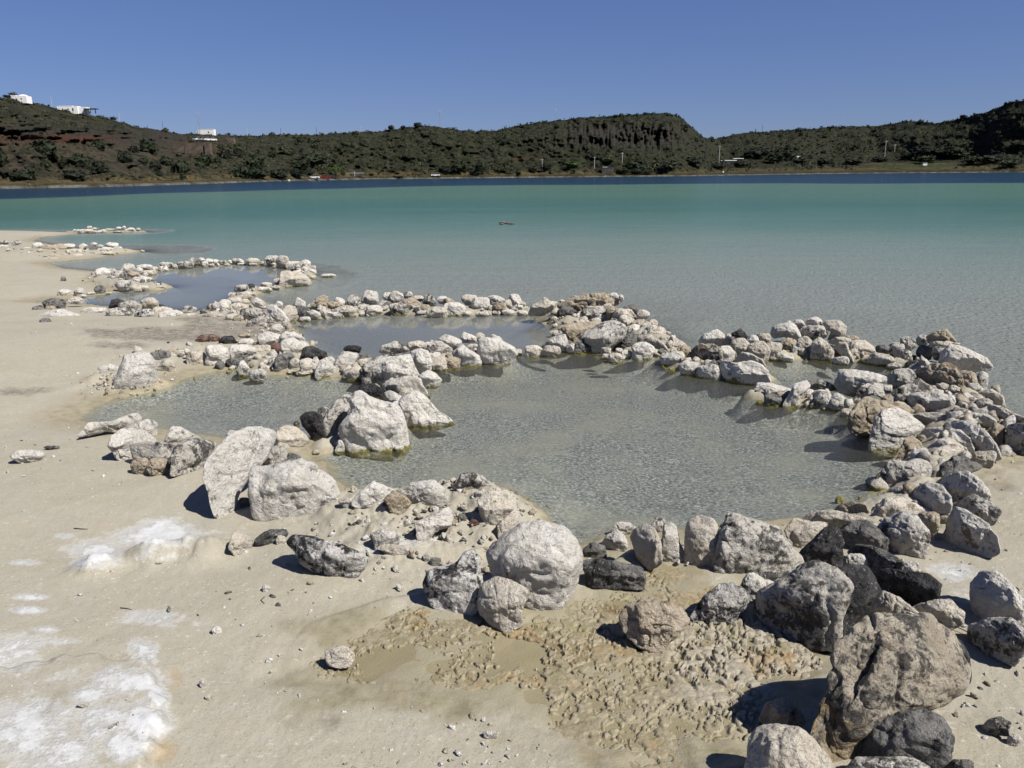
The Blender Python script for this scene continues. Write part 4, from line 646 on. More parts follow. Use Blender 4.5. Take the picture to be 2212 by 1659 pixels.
# wall data: name, phrase for labels, front base line (frame units), thickness in metres, plane the feet stand on
WALLS = {
 'spit': ('far stone spit at left', [(140, 504), (310, 503)], .9, 'w'), 'point': ('rocky point at far left', [(0, 561), (103, 562), (187, 555), (264, 546)], 2.4, 'w'),
 'arm': ('left arm of the back pool', [(211, 607), (252, 627), (289, 630), (350, 622)], 2.0, 'w'), 'back rim': ('far rim of the back pool', [(300, 593), (346, 587), (378, 581), (417, 580), (476, 575), (563, 573)], .6, 'w'),
 'right arm': ('right arm of the back pool', None, 9, 'w'), 'lake': ('shallows of the lake', None, 9, 'w'), 'beach stones': ('open sand', None, 9, 'g'),
 'back front': ('near bank of the back pool', [(60, 705), (86, 716), (180, 702), (332, 696), (390, 695), (434, 702), (487, 699), (532, 713), (595, 709), (640, 698)], 1.5, 'w'),
 'middle rim': ('far rim of the middle pool', [(640, 693), (710, 688), (768, 683), (834, 682), (883, 683), (943, 687), (1020, 684), (1140, 683)], .6, 'w'),
 'mound point': ('rubble point beside the middle pool', [(1134, 769), (1200, 769), (1243, 763), (1300, 768), (1347, 783), (1411, 775), (1444, 763), (1490, 762)], 2.3, 'w'),
 'inner rim': ('rim above the left pool', [(395, 793), (491, 796), (575, 804), (641, 812), (682, 814), (742, 820), (800, 822)], 1.1, 'w'),
 'inner tip': ('right tip of the inner rim', [(860, 838), (908, 833), (932, 807), (963, 806), (992, 797), (1039, 791), (1068, 787), (1120, 772)], .7, 'w'),
 'divider': ('divider left of the front pool', [(590, 960), (700, 950), (746, 972), (838, 973), (875, 952), (906, 919), (975, 909)], 2.6, 'w'),
 'left bank': ('sand bank behind the left pool', None, 9, 'w'), 'left front': ('near rim of the left pool', None, 9, 'g'), 'sand mound': ('sand mound by the front pool', None, 9, 'g'),
 'near rocks': ('near rim of the front pool', None, 9, 'g'), 'pile': ('long right-hand pile', None, 9, 'g'), 'corner': ('right foreground corner', None, 9, 'g'),
 'right rim front': ('near rim of the small right pool', [(1600, 862), (1640, 874), (1678, 880), (1747, 882), (1830, 905)], .8, 'w'), 'right knob': ('lakeward knob at right', [(1930, 800), (1975, 830), (2000, 870), (2060, 905), (2140, 900)], 1.6, 'w'),
 'right rim back': ('far rim of the small right pool', [(1640, 785), (1681, 783), (1717, 775), (1799, 779), (1842, 780), (1897, 792), (1950, 800)], .75, 'w'), 'left clump': ('clump left of the small right pool', [(1425, 790), (1469, 810), (1556, 822), (1605, 832), (1660, 828)], 1.3, 'w'),
}
def ground_at(x, y, z0=.1):
    z = z0
    for _ in range(12):
        p = hit(np.array(x), np.array(y), z)
        z = .5 * z + .5 * float(max(height(p[:1], p[1:2], False)[0][0], 0))
    return p
def plan(rock):
    wall, c, pts, opt = rock; ph, line, thick, foot = WALLS[wall]
    P = np.array(pts); cx_, cy_ = (P[:, 0].min() + P[:, 0].max()) / 2, (P[:, 1].min() + P[:, 1].max()) / 2; yb = P[:, 1].max()
    g = ground_at(cx_, min(yb, 1820)) if foot == 'g' else hit(np.array(cx_), np.array(yb), 0.0)
    w = float((g - CAM) @ FWD); low = True
    if line:
        yl = float(np.interp(cx_, [a for a, b in line], [b for a, b in line])); wl = float((hit(np.array(cx_), np.array(yl), 0.0) - CAM) @ FWD)
        if w > wl + thick * .75: w = wl + thick * (.75 + .25 * (1 - math.exp(-(w - wl - .75 * thick) / thick))); low = False
    tilt = 0.0
    if low:
        x0, x1 = P[:, 0].min(), P[:, 0].max(); xl, xr = x0 + .2 * (x1 - x0), x1 - .2 * (x1 - x0)
        def lower(x):
            best = -1e9
            for (ax, ay), (bx, by) in zip(P, np.roll(P, -1, 0)):
                if (ax - x) * (bx - x) <= 0 and ax != bx: best = max(best, ay + (by - ay) * (x - ax) / (bx - ax))
            return best
        f_ = lambda x: float(((ground_at(x, min(lower(x), 1820)) if foot == 'g' else hit(np.array(x), np.array(lower(x)), 0.0)) - CAM) @ FWD)
        lim = .55 * (x1 - x0) * w / FV; tilt = float(np.clip(f_(xr) - f_(xl), -lim, lim)) / (xr - xl) / w * (1 if opt.get('flat') or wall in ('corner', 'left front', 'pile', 'near rocks') else .6)
    return dict(tilt=opt.get('tilt', tilt), wall=wall, c=c, pts=P, opt=opt, cx=cx_, cy=cy_, w=w, low=low, size=float(np.ptp(P, 0).max()), wid=float(np.ptp(P[:, 0])), hei=float(np.ptp(P[:, 1])))
PL = [plan(r) for r in ROCKS]

def build_rock(k, q):
    r = np.random.RandomState(1000 + k); pts = q['pts']; w = q['w']; opt = q['opt']
    px = q['size'] * 0.463
    sub = 5 if px > 46 else 4 if px > 15 else 3
    D, F = ICO[sub]
    v = ray(np.array(q['cx']), np.array(q['cy'])); P0 = CAM + v * (w / FV); v = v / np.linalg.norm(v)
    X = np.cross(v, (0, 0, 1)); X /= np.linalg.norm(X); Z = np.cross(X, v)
    d = ray(pts[:, 0], pts[:, 1]); t = ((P0 - CAM) @ v) / (d @ v); L = CAM + d * t[:, None] - P0
    a, b = L @ X, L @ Z
    # radius of the outline by angle, about the centre of the box
    th = np.linspace(-np.pi, np.pi, 181)[:-1]; ux, uz = np.cos(th), np.sin(th); rad = np.zeros(180)
    for i in range(len(a)):
        x1, z1 = a[i - 1], b[i - 1]; x2, z2 = a[i], b[i]; ex, ez = x2 - x1, z2 - z1
        den = ux * ez - uz * ex; den = np.where(np.abs(den) < 1e-12, 1e-12, den)
        s = (x1 * ez - z1 * ex) / den; u_ = (x1 * uz - z1 * ux) / den
        ok = (s > 0) & (u_ >= -1e-6) & (u_ <= 1 + 1e-6); rad = np.where(ok, np.maximum(rad, s), rad)
    rad = np.where(rad <= 0, rad[rad > 0].mean(), rad)
    ker = np.array([1, 2, 3, 2, 1.]) / 9; rad = np.convolve(np.concatenate([rad[-2:], rad, rad[:2]]), ker, 'valid') * (1.13 if q['wall'] in ('pile', 'right knob', 'corner', 'near rocks') and 'fk' not in opt else 1.05 if 'fk' in opt else 1.10)
    W, Hh = np.ptp(a), np.ptp(b); big = math.sqrt(W * Hh)
    dep = opt.get('k', r.uniform(.8, 1.05)) * .5 * min(big, 1.25 * min(W, Hh) + .25 * big)
    if opt.get('flat'): dep = max(dep, .5 * big)
    ang = np.arctan2(D[:, 2], D[:, 0]); R_ = np.interp(ang, np.concatenate([th, [np.pi]]), np.concatenate([rad, rad[:1]]))
    lat = np.sqrt(D[:, 0] ** 2 + D[:, 2] ** 2); e = r.uniform(.78, .95)
    la = R_ * lat ** e; x = la * np.cos(ang); z = la * np.sin(ang)
    y = np.sign(D[:, 1]) * np.abs(D[:, 1]) ** r.uniform(.75, .95) * dep
    zn = z / (Hh / 2 + 1e-9)
    y = np.where(y < 0, y * (.35 + .65 * sstep(-1.0, .15, zn)), y * 1.1)
    if q['low'] or q['wall'] in ('pile', 'corner', 'near rocks', 'left front'):
        z = np.where(zn < -.25, z - .40 * Hh / 2 * sstep(-.25, -1, zn), z); x = x * (1 + .10 * sstep(-.2, -1, zn))
    Q = np.stack([x, y, z], 1)
    # broken facets on the faces towards and away from the viewer
    fk = opt.get('fk', r.choice([.66, .74, .82]))
    for _ in range(r.randint(9, 16)):
        n = r.normal(size=3) * (1, 1.4, 1); n[1] = -abs(n[1]) if r.rand() < .75 else abs(n[1]); n[2] += .25; n /= np.linalg.norm(n)
        s = Q @ n; c = s.max() * r.uniform(fk, .94); o = s > c
        keep_ = np.clip(1.25 - 1.25 * lat[o] ** 6, .05, 1)
        Q[o] -= n * ((s[o] - c) * .88 * keep_)[:, None]
    pit = PIT[q['c']]; S1 = Q / big + r.uniform(0, 50, 3)
    nrm = D * (1 / np.array([W, 2 * dep, Hh])); nrm /= np.linalg.norm(nrm, axis=1)[:, None]
    disp = .075 * fbm3(S1, 1.6, 2, k) + .024 * fbm3(S1, 5.0, 3, k + 7, .55)
    rg = 1 - np.abs(noise3(S1 * 4.2, k + 3)); disp -= .075 * np.clip(rg - .74, 0, 1) * 2 * pit
    if sub >= 4:
        disp += .011 * pit * fbm3(S1, 12, 3, k + 17, .6); pv = noise3(S1 * 9, k + 31); disp -= .05 * pit * np.clip(pv - .42, 0, 1)
    if r.rand() < .5:      # bedding ledges and split faces
        bn = r.normal(size=3); bn /= np.linalg.norm(bn); tt = S1 @ bn * r.uniform(3, 5.5) + .5 * noise3(S1 * 2.3, k + 41); fr_ = tt - np.floor(tt)
        disp += r.uniform(.025, .05) * (sstep(0, .18, fr_) * (1 - .75 * fr_) - .35) * (.4 + .6 * np.clip(noise3(S1 * 1.7, k + 43) + .5, 0, 1))
    if sub >= 5: disp += .005 * pit * fbm3(S1, 34, 2, k + 23)
    Q = Q + nrm * (disp * big * (.45 + .55 * np.clip(1.2 - lat ** 4, 0, 1)))[:, None]
    Wd = Q[:, :1] * X + Q[:, 1:2] * v + Q[:, 2:] * Z
    if q['tilt']:
        xs = (Wd @ X) / w * FV; Wd = (Wd + P0 - CAM) * (1 + q['tilt'] * xs)[:, None] + CAM - P0
    base = P0 + Z * b.min()
    me = mesh('rock', Wd + (P0 - base), F, [RM[q['c']]])
    return me, base, max(W, Hh)

def ordinal(n):
    return ['first', 'second', 'third', 'fourth', 'fifth', 'sixth', 'seventh', 'eighth', 'ninth', 'tenth', 'eleventh', 'twelfth', 'thirteenth', 'fourteenth', 'fifteenth', 'sixteenth', 'seventeenth', 'eighteenth', 'nineteenth', 'twentieth'][n]
BIG = []
def describe(q, m):
    sz = 'tiny' if m < .11 else 'small' if m < .22 else 'medium' if m < .34 else 'large' if m < .55 else 'huge'
    asp = q['wid'] / q['hei']
    sh = 'flat' if asp > 2.1 else 'upright' if asp < .86 else 'round' if asp < 1.3 else 'oblong'
    return f"{sz} {sh} {CNAME[q['c']]}"
order = sorted(range(len(PL)), key=lambda i: -PL[i]['wid'] * PL[i]['hei'])
NKEEP = 300
keepers = set(order[:NKEEP]) | {i for i, q in enumerate(PL) if 'label' in q['opt']}
built = {}; rest = []
for k, q in enumerate(PL):
    me, base, m = build_rock(k, q)
    if k in keepers:
        o = link('boulder' if m > .5 else 'rock', me, None, base); q['desc'] = describe(q, m); built[k] = o
    else: rest.append((me, base, q['c']))
# the smallest stones of the walls, too many and too small to pick apart
RV, RF, RI, off = [], [], [], 0; keys = list(RM)
for me, base, c in rest:
    n = len(me.vertices); co = np.empty(n * 3, np.float32); me.vertices.foreach_get('co', co); f = np.empty(len(me.polygons) * 3, np.int32); me.polygons.foreach_get('vertices', f)
    RV.append(co.reshape(-1, 3) + base); RF.append(f.reshape(-1, 3) + off); RI.append(np.full(len(f) // 3, keys.index(c))); off += n; bpy.data.meshes.remove(me)
# wedged rubble along the stone walls
rr = np.random.RandomState(5); V0, F0 = ICO[1]
def rubble(p, n, wd, s0, s1, cols):
    global off
    p = np.array(p); L = np.hypot(*np.diff(p, axis=0).T); cum = np.concatenate([[0], np.cumsum(L)])
    for _ in range(n):
        u = rr.rand() * cum[-1]; x = np.interp(u, cum, p[:, 0]) + rr.normal() * wd; y = np.interp(u, cum, p[:, 1]) + rr.normal() * wd
        z = float(height(np.array([x]), np.array([y]))[0][0]); s = s0 + (s1 - s0) * rr.rand() ** 2
        if z < -.04: continue
        A = np.linalg.qr(rr.normal(size=(3, 3)))[0]; v = V0 * (1 + .22 * rr.normal(size=(len(V0), 1))) * s * np.array([1, .8, .6]) @ A
        RV.append(v + (x, y, z + s * .25)); RF.append(F0 + off); RI.append(np.full(len(F0), keys.index(cols[rr.randint(len(cols))]))); off += len(v)
for (p, h, w), n in zip(RIDGES, [30, 60, 40, 60, 70, 40, 110, 110, 60, 120, 40, 70, 50, 70, 80, 60, 160, 50, 60]): rubble(p, n, w * .55, .02, .075, 'WWCCBGD')
for p, h, w in MOUND[3:]: rubble(p, 220, w * .8, .005, .026, 'WWCCBBDS')
me = mesh('small_stones', np.concatenate(RV), np.concatenate(RF), [RM[c] for c in keys]); me.polygons.foreach_set('material_index', np.concatenate(RI).astype(np.int32))
tag(link('small_stones', me), 'small stones and rubble wedged among the bigger rocks', 'stones', kind='stuff')
for wall, (ph, *_r) in WALLS.items():
    mem = [i for i, q in enumerate(PL) if q['wall'] == wall and i in built]
    prep = 'in the' if wall in ('lake', 'corner', 'pile') else 'on the'
    for i in mem:
        q = PL[i]; same = sorted([j for j in mem if PL[j]['desc'] == q['desc'] and 'label' not in PL[j]['opt']], key=lambda j: PL[j]['cx'])
        if 'label' in q['opt']: lab = q['opt']['label']
        elif len(same) == 1: lab = f"{q['desc']} rock {prep} {ph}"
        elif same[0] == i: lab = f"leftmost {q['desc']} rock {prep} {ph}"
        elif same[-1] == i: lab = f"rightmost {q['desc']} rock {prep} {ph}"
        else: lab = f"{ordinal(same.index(i))} {q['desc']} rock {prep} {ph} counted from left"
        if len(lab.split()) > 16: lab = lab.replace(' counted from left', '')
        tag(built[i], lab, 'boulder' if built[i].name.startswith('boulder') else 'rock', 'rocks of the ' + ph if wall not in ('lake', 'beach stones') else ('rocks breaking the lake surface' if wall == 'lake' else 'stones lying on the open sand'))

# ------------------------------------------------------------------ the far shore: hills
SH = np.array([(-500, 408), (-100, 404), (0, 403), (200, 401), (400, 396.5), (600, 390.5), (800, 386.5), (1000, 384.5), (1200, 382.5), (1500, 379.5), (1800, 374.5), (2000, 372.5), (2212, 370.5), (2700, 366)])
RG = np.array([(-500, 196), (-200, 200), (-60, 206), (0, 209), (30, 212), (65, 219), (100, 229), (150, 240), (200, 248), (240, 258), (290, 272), (330, 280), (400, 289), (430, 288), (480, 292), (540, 294), (600, 292), (700, 290), (760, 287), (820, 283),
               (880, 276), (940, 273), (1000, 282), (1060, 283), (1100, 275), (1150, 266), (1250, 256), (1350, 250), (1440, 242), (1470, 252), (1500, 279), (1518, 298), (1530, 301), (1560, 298), (1600, 288), (1680, 283), (1800, 275), (1900, 271), (1960, 262),
               (2020, 266), (2080, 254), (2130, 242), (2180, 222), (2212, 216), (2300, 205), (2500, 190), (2700, 186)])
def horizon(x): return 375.0 - (x - CXV) * math.tan(ROLL) + 0 * x
HX = np.concatenate([np.arange(-480, -60, 12.0), np.arange(-60, 2270, 2.4), np.arange(2270, 2680, 12.0)])
ysh = np.interp(HX, SH[:, 0], SH[:, 1]); yrg = np.interp(HX, RG[:, 0], RG[:, 1])
for a_, s_, k_ in ((2.6, 9.0, 1), (1.5, 4.0, 2)): yrg = yrg + a_ * .6 * noise2(HX / s_ / 2, HX * 0, 300 + k_)
DS = H * FV / (ysh - horizon(HX)) * 1.0
DR = np.interp(HX, [-500, 0, 500, 1100, 1450, 1520, 1560, 1900, 2212, 2700], [300, 310, 420, 500, 560, 600, 820, 900, 760, 700]); DR = np.maximum(DR, DS + 90)
TT = np.concatenate([np.linspace(0, 1, 96), 1 + np.array([.03, .08, .2, .5, 1.0])])
FL = sstep(1440, 1600, HX)
def gprof(t, fl):
    steep = np.interp(t, [0, .04, .10, .3, .6, .8, 1], [0, .035, .075, .35, .72, .88, 1]); plain = np.interp(t, [0, .1, .3, .5, .62, .8, 1], [0, .05, .14, .25, .40, .72, 1])
    return steep * (1 - fl) + plain * fl
HXg, TTg = np.meshgrid(HX, TT, indexing='ij')
yy = ysh[:, None] + (yrg - ysh)[:, None] * gprof(np.minimum(TTg, 1), FL[:, None])
Dg = DS[:, None] + (DR - DS)[:, None] * TTg
inner = np.clip(TTg * 8, 0, 1) * np.clip((1 - TTg) * 10, 0, 1)
# ribs of the lava cliff and ledges on the bluffs, carved along the line of sight
cliff = np.exp(-((HXg - 1350) / 150) ** 4) * np.exp(-((yy - 294) / 27) ** 4); bluff = sstep(480, 330, HXg) * np.exp(-((yy - 292 - (HXg - 150) * .03) / 18) ** 2)
rib = np.abs(noise2(HXg / 7.0, yy / 34.0, 311)) + .5 * np.abs(noise2(HXg / 3.2, yy / 18, 312))
led = noise2(HXg / 30.0, yy / 5.0, 313)
Dg = Dg + inner * (9 * fbm2(HXg, yy * 1.6, 1 / 60., 4, 320, .55) + 20 * cliff * rib + 8 * bluff * led + 2.5 * noise2(HXg / 6, yy / 4, 330))
rr_ = ray(HXg, yy); hz = np.hypot(rr_[..., 0], rr_[..., 1]); HV = CAM + rr_ * (Dg / hz)[..., None]
for k in range(5): HV[:, 96 + k, 2] = HV[:, 95, 2] - [1, 3, 9, 24, 60][k]
HV[:, 0, 2] = -.6
n, m_ = HXg.shape; i = np.arange(n - 1)[:, None] * m_ + np.arange(m_ - 1)[None, :]
HF = np.stack([i, i + m_, i + m_ + 1, i + 1], -1).reshape(-1, 4)
hme = mesh('hills', HV.reshape(-1, 3), HF)
soil = sstep(620, 300, HXg) * np.exp(-((yy - 340) / 45) ** 2) * .8 + .25 * sstep(1000, 500, HXg)
red = np.clip(bluff * sstep(300, 160, HXg) * np.exp(-((yy - 302) / 10) ** 2) * 1.3 + .5 * np.exp(-((HXg - 440) / 55) ** 2 - ((yy - 318) / 15) ** 2) + .35 * np.exp(-((HXg - 1130) / 30) ** 2 - ((yy - 344) / 7) ** 2), 0, 1)
fieldm = np.exp(-((HXg - 1965) / 92) ** 6 - ((yy - 358.5) / 3.2) ** 4)
straw = np.clip(np.exp(-((yy - ysh[:, None] + 9) / 5) ** 2) * .8 + np.exp(-((HXg - 1965) / 100) ** 6 - ((yy - 354) / 1.7) ** 2) + .7 * np.exp(-((HXg - 300) / 400) ** 2) * np.exp(-((yy - ysh[:, None] + 14) / 7) ** 2), 0, 1)
colattr(hme, 'mask', np.stack([soil, red, fieldm, straw], -1).reshape(-1, 4))
fattr(hme, 'rock', np.clip(cliff * .9 + bluff * .8, 0, 1).ravel())
def hill_mat():
    m = Mat('scrub_hillside', .95, .1); P = m.pos(); z = m.z(P)[2]
    a = m.attr('mask'); sp = m.n('ShaderNodeSeparateColor'); m.l(a.outputs['Color'], sp.inputs[0]); al = a.outputs['Alpha']; rk = m.attr('rock').outputs['Fac']
    n1 = m.noise(P, .03, 5, .65); n2 = m.noise(P, .16, 5, .7); n3 = m.noise(P, .7, 4, .7)
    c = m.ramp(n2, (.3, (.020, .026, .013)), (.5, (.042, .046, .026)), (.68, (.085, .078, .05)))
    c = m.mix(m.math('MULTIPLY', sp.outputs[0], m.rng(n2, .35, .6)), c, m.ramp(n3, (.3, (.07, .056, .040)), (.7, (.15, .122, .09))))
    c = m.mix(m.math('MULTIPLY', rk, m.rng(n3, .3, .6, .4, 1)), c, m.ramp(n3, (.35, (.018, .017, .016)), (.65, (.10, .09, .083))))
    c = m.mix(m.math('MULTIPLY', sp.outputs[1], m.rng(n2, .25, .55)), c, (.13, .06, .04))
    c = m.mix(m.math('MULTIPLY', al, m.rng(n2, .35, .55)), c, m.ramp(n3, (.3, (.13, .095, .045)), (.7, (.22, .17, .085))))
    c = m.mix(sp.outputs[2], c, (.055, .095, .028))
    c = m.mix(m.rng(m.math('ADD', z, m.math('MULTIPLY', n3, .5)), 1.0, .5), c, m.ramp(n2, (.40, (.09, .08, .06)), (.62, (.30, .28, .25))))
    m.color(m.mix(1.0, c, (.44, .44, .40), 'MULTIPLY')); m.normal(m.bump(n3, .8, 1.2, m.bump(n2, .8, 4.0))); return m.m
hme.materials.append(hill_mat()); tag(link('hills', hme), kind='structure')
def on_hill(x, y):
    k = int(np.argmin(np.abs(HX - x))); col = yy[k, :96]
    j = np.clip(np.interp(-y, -col, np.arange(96)), 0, 95); j0 = int(j); f = j - j0; j1 = min(j0 + 1, 95)
    return HV[k, j0] * (1 - f) + HV[k, j1] * f
def mpp(P): return float((P - CAM) @ FWD) / FV        # metres per frame unit at P

# ------------------------------------------------------------------ plants
def leaf_mat(name, c0, c1, attr=False):
    m = Mat(name, .75, .2); oi = m.n('ShaderNodeObjectInfo').outputs['Random']; f = m.noise(m.obj(), 2.2, 3)
    f = m.math('ADD', m.math('MULTIPLY', f, .6), m.math('MULTIPLY', m.attr('shade').outputs['Fac'] if attr else oi, .4)); m.color(m.ramp(f, (.25, c0), (.75, c1)))
    return m.m
LM = {'dark': leaf_mat('dark_evergreen_leaves', (.006, .009, .004), (.019, .026, .010)), 'scrub': leaf_mat('dry_scrub_leaves', (.007, .010, .0045), (.033, .040, .020), True),
      'bright': leaf_mat('fresh_green_leaves', (.022, .040, .009), (.05, .085, .022)), 'palm': leaf_mat('palm_leaves', (.010, .015, .006), (.035, .043, .019)),
      'cactus': leaf_mat('prickly_pear_pads', (.024, .032, .014), (.062, .072, .038), True), 'bark': flat('bark', (.07, .055, .04))}
def leafball(seed, n, flat_=.75, size=.22):
    r = np.random.RandomState(seed); d = r.normal(size=(n, 3)); d /= np.linalg.norm(d, axis=1)[:, None]; rad = (.55 + .45 * r.rand(n) ** .5) * (1 + .3 * noise3(d * 1.8 + seed, seed))
    c = d * rad[:, None] * (.5, .5, .5 * flat_); c[:, 2] = np.abs(c[:, 2] + .22) - .02 if flat_ < .9 else c[:, 2] + .45
    a = r.normal(size=(n, 3)); b = r.normal(size=(n, 3)); a /= np.linalg.norm(a, axis=1)[:, None]; b /= np.linalg.norm(b, axis=1)[:, None]; s = size * (.6 + .8 * r.rand(n))[:, None]
    V = np.stack([c - a * s * .5, c + a * s * .5, c + b * s * .6], 1).reshape(-1, 3); return V, np.arange(3 * n).reshape(-1, 3)
def inner(seed, sc):
    V, F = ICO[1]; r = np.random.RandomState(seed); return V * (1 + .18 * r.normal(size=(len(V), 1))) * sc, F
SHRUB = {}
for k in range(6):
    V, F = leafball(40 + k, 170); Vi, Fi = inner(40 + k, np.array([.40, .40, .27])); Vi = Vi + (0, 0, .22)
    for c in ('dark', 'cactus', 'scrub'): SHRUB[c, k] = mesh('shrub', np.concatenate([V, Vi]), np.concatenate([F, Fi + len(V)]), [LM[c]], False)
TREE = {}
for k in range(5):
    V, F = leafball(70 + k, 260, .95, .17); Vi, Fi = inner(70 + k, np.array([.38, .38, .33])); Vi = Vi + (0, 0, .45)
    for c in ('dark', 'bright'): TREE[c, k] = mesh('crown', np.concatenate([V, Vi]), np.concatenate([F, Fi + len(V)]), [LM[c]], False)
tk = MB(); tk.tube([(0, 0, -.05), (.01, 0, .2), (-.01, .01, .42)], [.05, .04, .03], 6); tk.tube([(0, 0, .2), (.14, .03, .42)], [.03, .015], 5); tk.tube([(0, 0, .22), (-.12, -.05, .44)], [.03, .015], 5)
TRUNK = tk.me('trunk', LM['bark'], True)
LMK = [(45, 'the domed white house'), (150, 'the pergola house'), (258, 'the thin white pole'), (345, 'the dark ridge pole'), (430, 'the left lattice mast'), (500, 'the brick hut'), (624, 'the white sign board'), (705, 'the parked red car'), (780, 'the garden wall'), (950, 'the middle lattice mast'),
       (1060, 'the dip in the ridge'), (1199, 'the small lattice mast'), (1313, 'the dark stone building'), (1440, 'the cliff summit'), (1520, 'the notch between hills'), (1580, 'the white-roofed house'), (1715, 'the small white shed'), (1800, 'the pale terraces'), (1910, 'the tall utility pole'), (1996, 'the white box shed'), (2080, 'the field end'), (2190, 'the right picture edge')]
NAMED = {}
def where(kind, x, y):
    lx, nm = min(LMK, key=lambda q: abs(q[0] - x)); u = (y - np.interp(x, HX, yrg)) / (np.interp(x, HX, ysh) - np.interp(x, HX, yrg))
    return f"{kind} {'near the ridge' if u < .3 else 'half way down' if u < .66 else 'low down'} {'left of' if x < lx - 6 else 'right of' if x > lx + 6 else 'in line with'} {nm}"
def note(o, kind, cat, grp, x, y):
    lab = where(kind, x, y); NAMED.setdefault(lab, []).append((x, o)); return tag(o, lab, cat, grp)
def settle():
    for lab, L in NAMED.items():
        L.sort(key=lambda q: q[0])
        if len(L) > 1:
            for k, (x, o) in enumerate(L): o['label'] = f"{ordinal(k)} {lab}" if k < 20 else lab
def shrub(x, y, w, h, c, lab, grp, k=None):
    P = on_hill(x, y); s = mpp(P); o = link('shrub', SHRUB[c, rnd.randrange(6) if k is None else k], None, P, rnd.uniform(0, 6)); o.scale = (w * s, w * s, h * s / .62)
    return note(o, lab, 'shrub', grp, x, y)
def tree(x, y, w, h, c, lab, grp):
    P = on_hill(x, y); s = mpp(P); t = link('tree', None, None, P, rnd.uniform(0, 6)); note(t, lab, 'tree', grp, x, y)
    cr = link('crown', TREE[c, rnd.randrange(5)], t); cr.scale = (w * s, w * s, h * s * .95); tr = link('trunk', TRUNK, t); tr.scale = (h * s * .8, h * s * .8, h * s * .8); return t
Z1 = lambda px, py: (px * .25, 162 + py * .25)
for px, py, w, h in [(400, 700, 200, 150), (20, 780, 90, 140), (680, 790, 170, 110), (200, 910, 190, 90), (640, 915, 180, 95), (860, 850, 160, 100), (1080, 755, 110, 100), (1290, 665, 160, 110), (1560, 845, 150, 110), (1240, 770, 80, 60), (850, 640, 130, 80),
                     (1770, 775, 130, 95), (1950, 720, 110, 85), (2060, 690, 90, 100), (2120, 890, 200, 120), (560, 770, 70, 60), (390, 805, 90, 80), (1340, 830, 110, 90), (1430, 780, 100, 80), (1160, 670, 80, 60), (1880, 760, 60, 60), (1750, 800, 60, 60), (2200, 800, 160, 120)]:
    x, y = Z1(px, py); shrub(x, y, w * .25, h * .25, 'dark', 'dark rounded shrub', 'dark shrubs on the left hillside')
rn = np.random.RandomState(11); cnt = 0
while cnt < 170:
    x = rn.uniform(-60, 2260); ys_, yr_ = np.interp(x, HX, ysh), np.interp(x, HX, yrg); u = rn.rand(); y = yr_ + (ys_ - yr_) * u
    if u > .9 or (1870 < x < 2060 and 350 < y < 366): continue
    d = (6 + 9 * rn.rand()) * (1.15 if x < 700 else .85); zone = 'left slope' if x < 560 else 'middle slope' if x < 1500 else 'right slope'
    ck = rn.rand(); c = 'dark' if ck < .62 else 'cactus' if x < 1100 else 'dark'
    shrub(x, y, d * 1.15, d * .8, c, 'dark scrub bush' if c == 'dark' else 'pale cactus clump', ('bushes' if c == 'dark' else 'cactus clumps') + f' on the {zone}'); cnt += 1
# trees of the shore plain
for x, y, w, h, c in [(1272, 362, 0, 0, 'x'), (1236, 362, 34, 16, 'bright'), (1316, 352, 26, 14, 'bright'), (1180, 368, 30, 18, 'dark'), (1150, 372, 26, 14, 'dark'), (990, 372, 40, 26, 'dark'), (960, 376, 30, 20, 'dark'), (1040, 370, 30, 22, 'dark'), (560, 386, 46, 24, 'dark'), (600, 385, 44, 22, 'dark'),
                      (530, 384, 40, 26, 'dark'), (640, 384, 40, 22, 'dark'), (680, 360, 60, 34, 'dark'), (650, 366, 46, 26, 'dark'), (1345, 376, 34, 14, 'dark'), (1375, 376, 30, 14, 'dark'), (1400, 376, 24, 12, 'dark'), (1445, 366, 40, 20, 'dark'), (1500, 356, 40, 20, 'dark'), (1630, 342, 60, 26, 'dark'), (1690, 346, 46, 24, 'dark'),
                      (1672, 352, 46, 30, 'dark'), (1730, 356, 40, 20, 'dark'), (1780, 358, 36, 18, 'dark'), (1600, 362, 40, 18, 'dark'), (1550, 366, 36, 16, 'dark'), (2010, 342, 80, 32, 'dark'), (2060, 340, 60, 28, 'dark'), (2000, 352, 46, 20, 'dark'), (1960, 345, 36, 18, 'dark'), (2140, 352, 44, 20, 'dark'), (2180, 360, 44, 18, 'dark'),
                      (2100, 356, 46, 22, 'dark'), (2200, 322, 36, 16, 'dark'), (1840, 356, 40, 14, 'dark'), (1900, 350, 34, 14, 'dark'), (430, 282, 7, 7, 'dark'), (495, 290, 8, 7, 'dark'), (845, 281, 14, 12, 'dark'), (902, 276, 18, 13, 'dark'), (870, 279, 12, 9, 'dark'), (15, 210, 16, 7, 'dark'), (166, 240, 12, 7, 'dark'), (245, 260, 16, 9, 'dark'), (1330, 254, 14, 7, 'dark'), (1395, 248, 12, 6, 'dark'), (2080, 256, 16, 9, 'dark')]:
    if c == 'x': continue
    far_ = 'ridge line' if h < 14 and y < 300 else 'shore plain'
    tree(x, y, w, h, c, 'bright green bushy tree' if c == 'bright' else 'dark round-crowned tree', f'trees of the {far_}' if c == 'dark' else 'bright green trees')
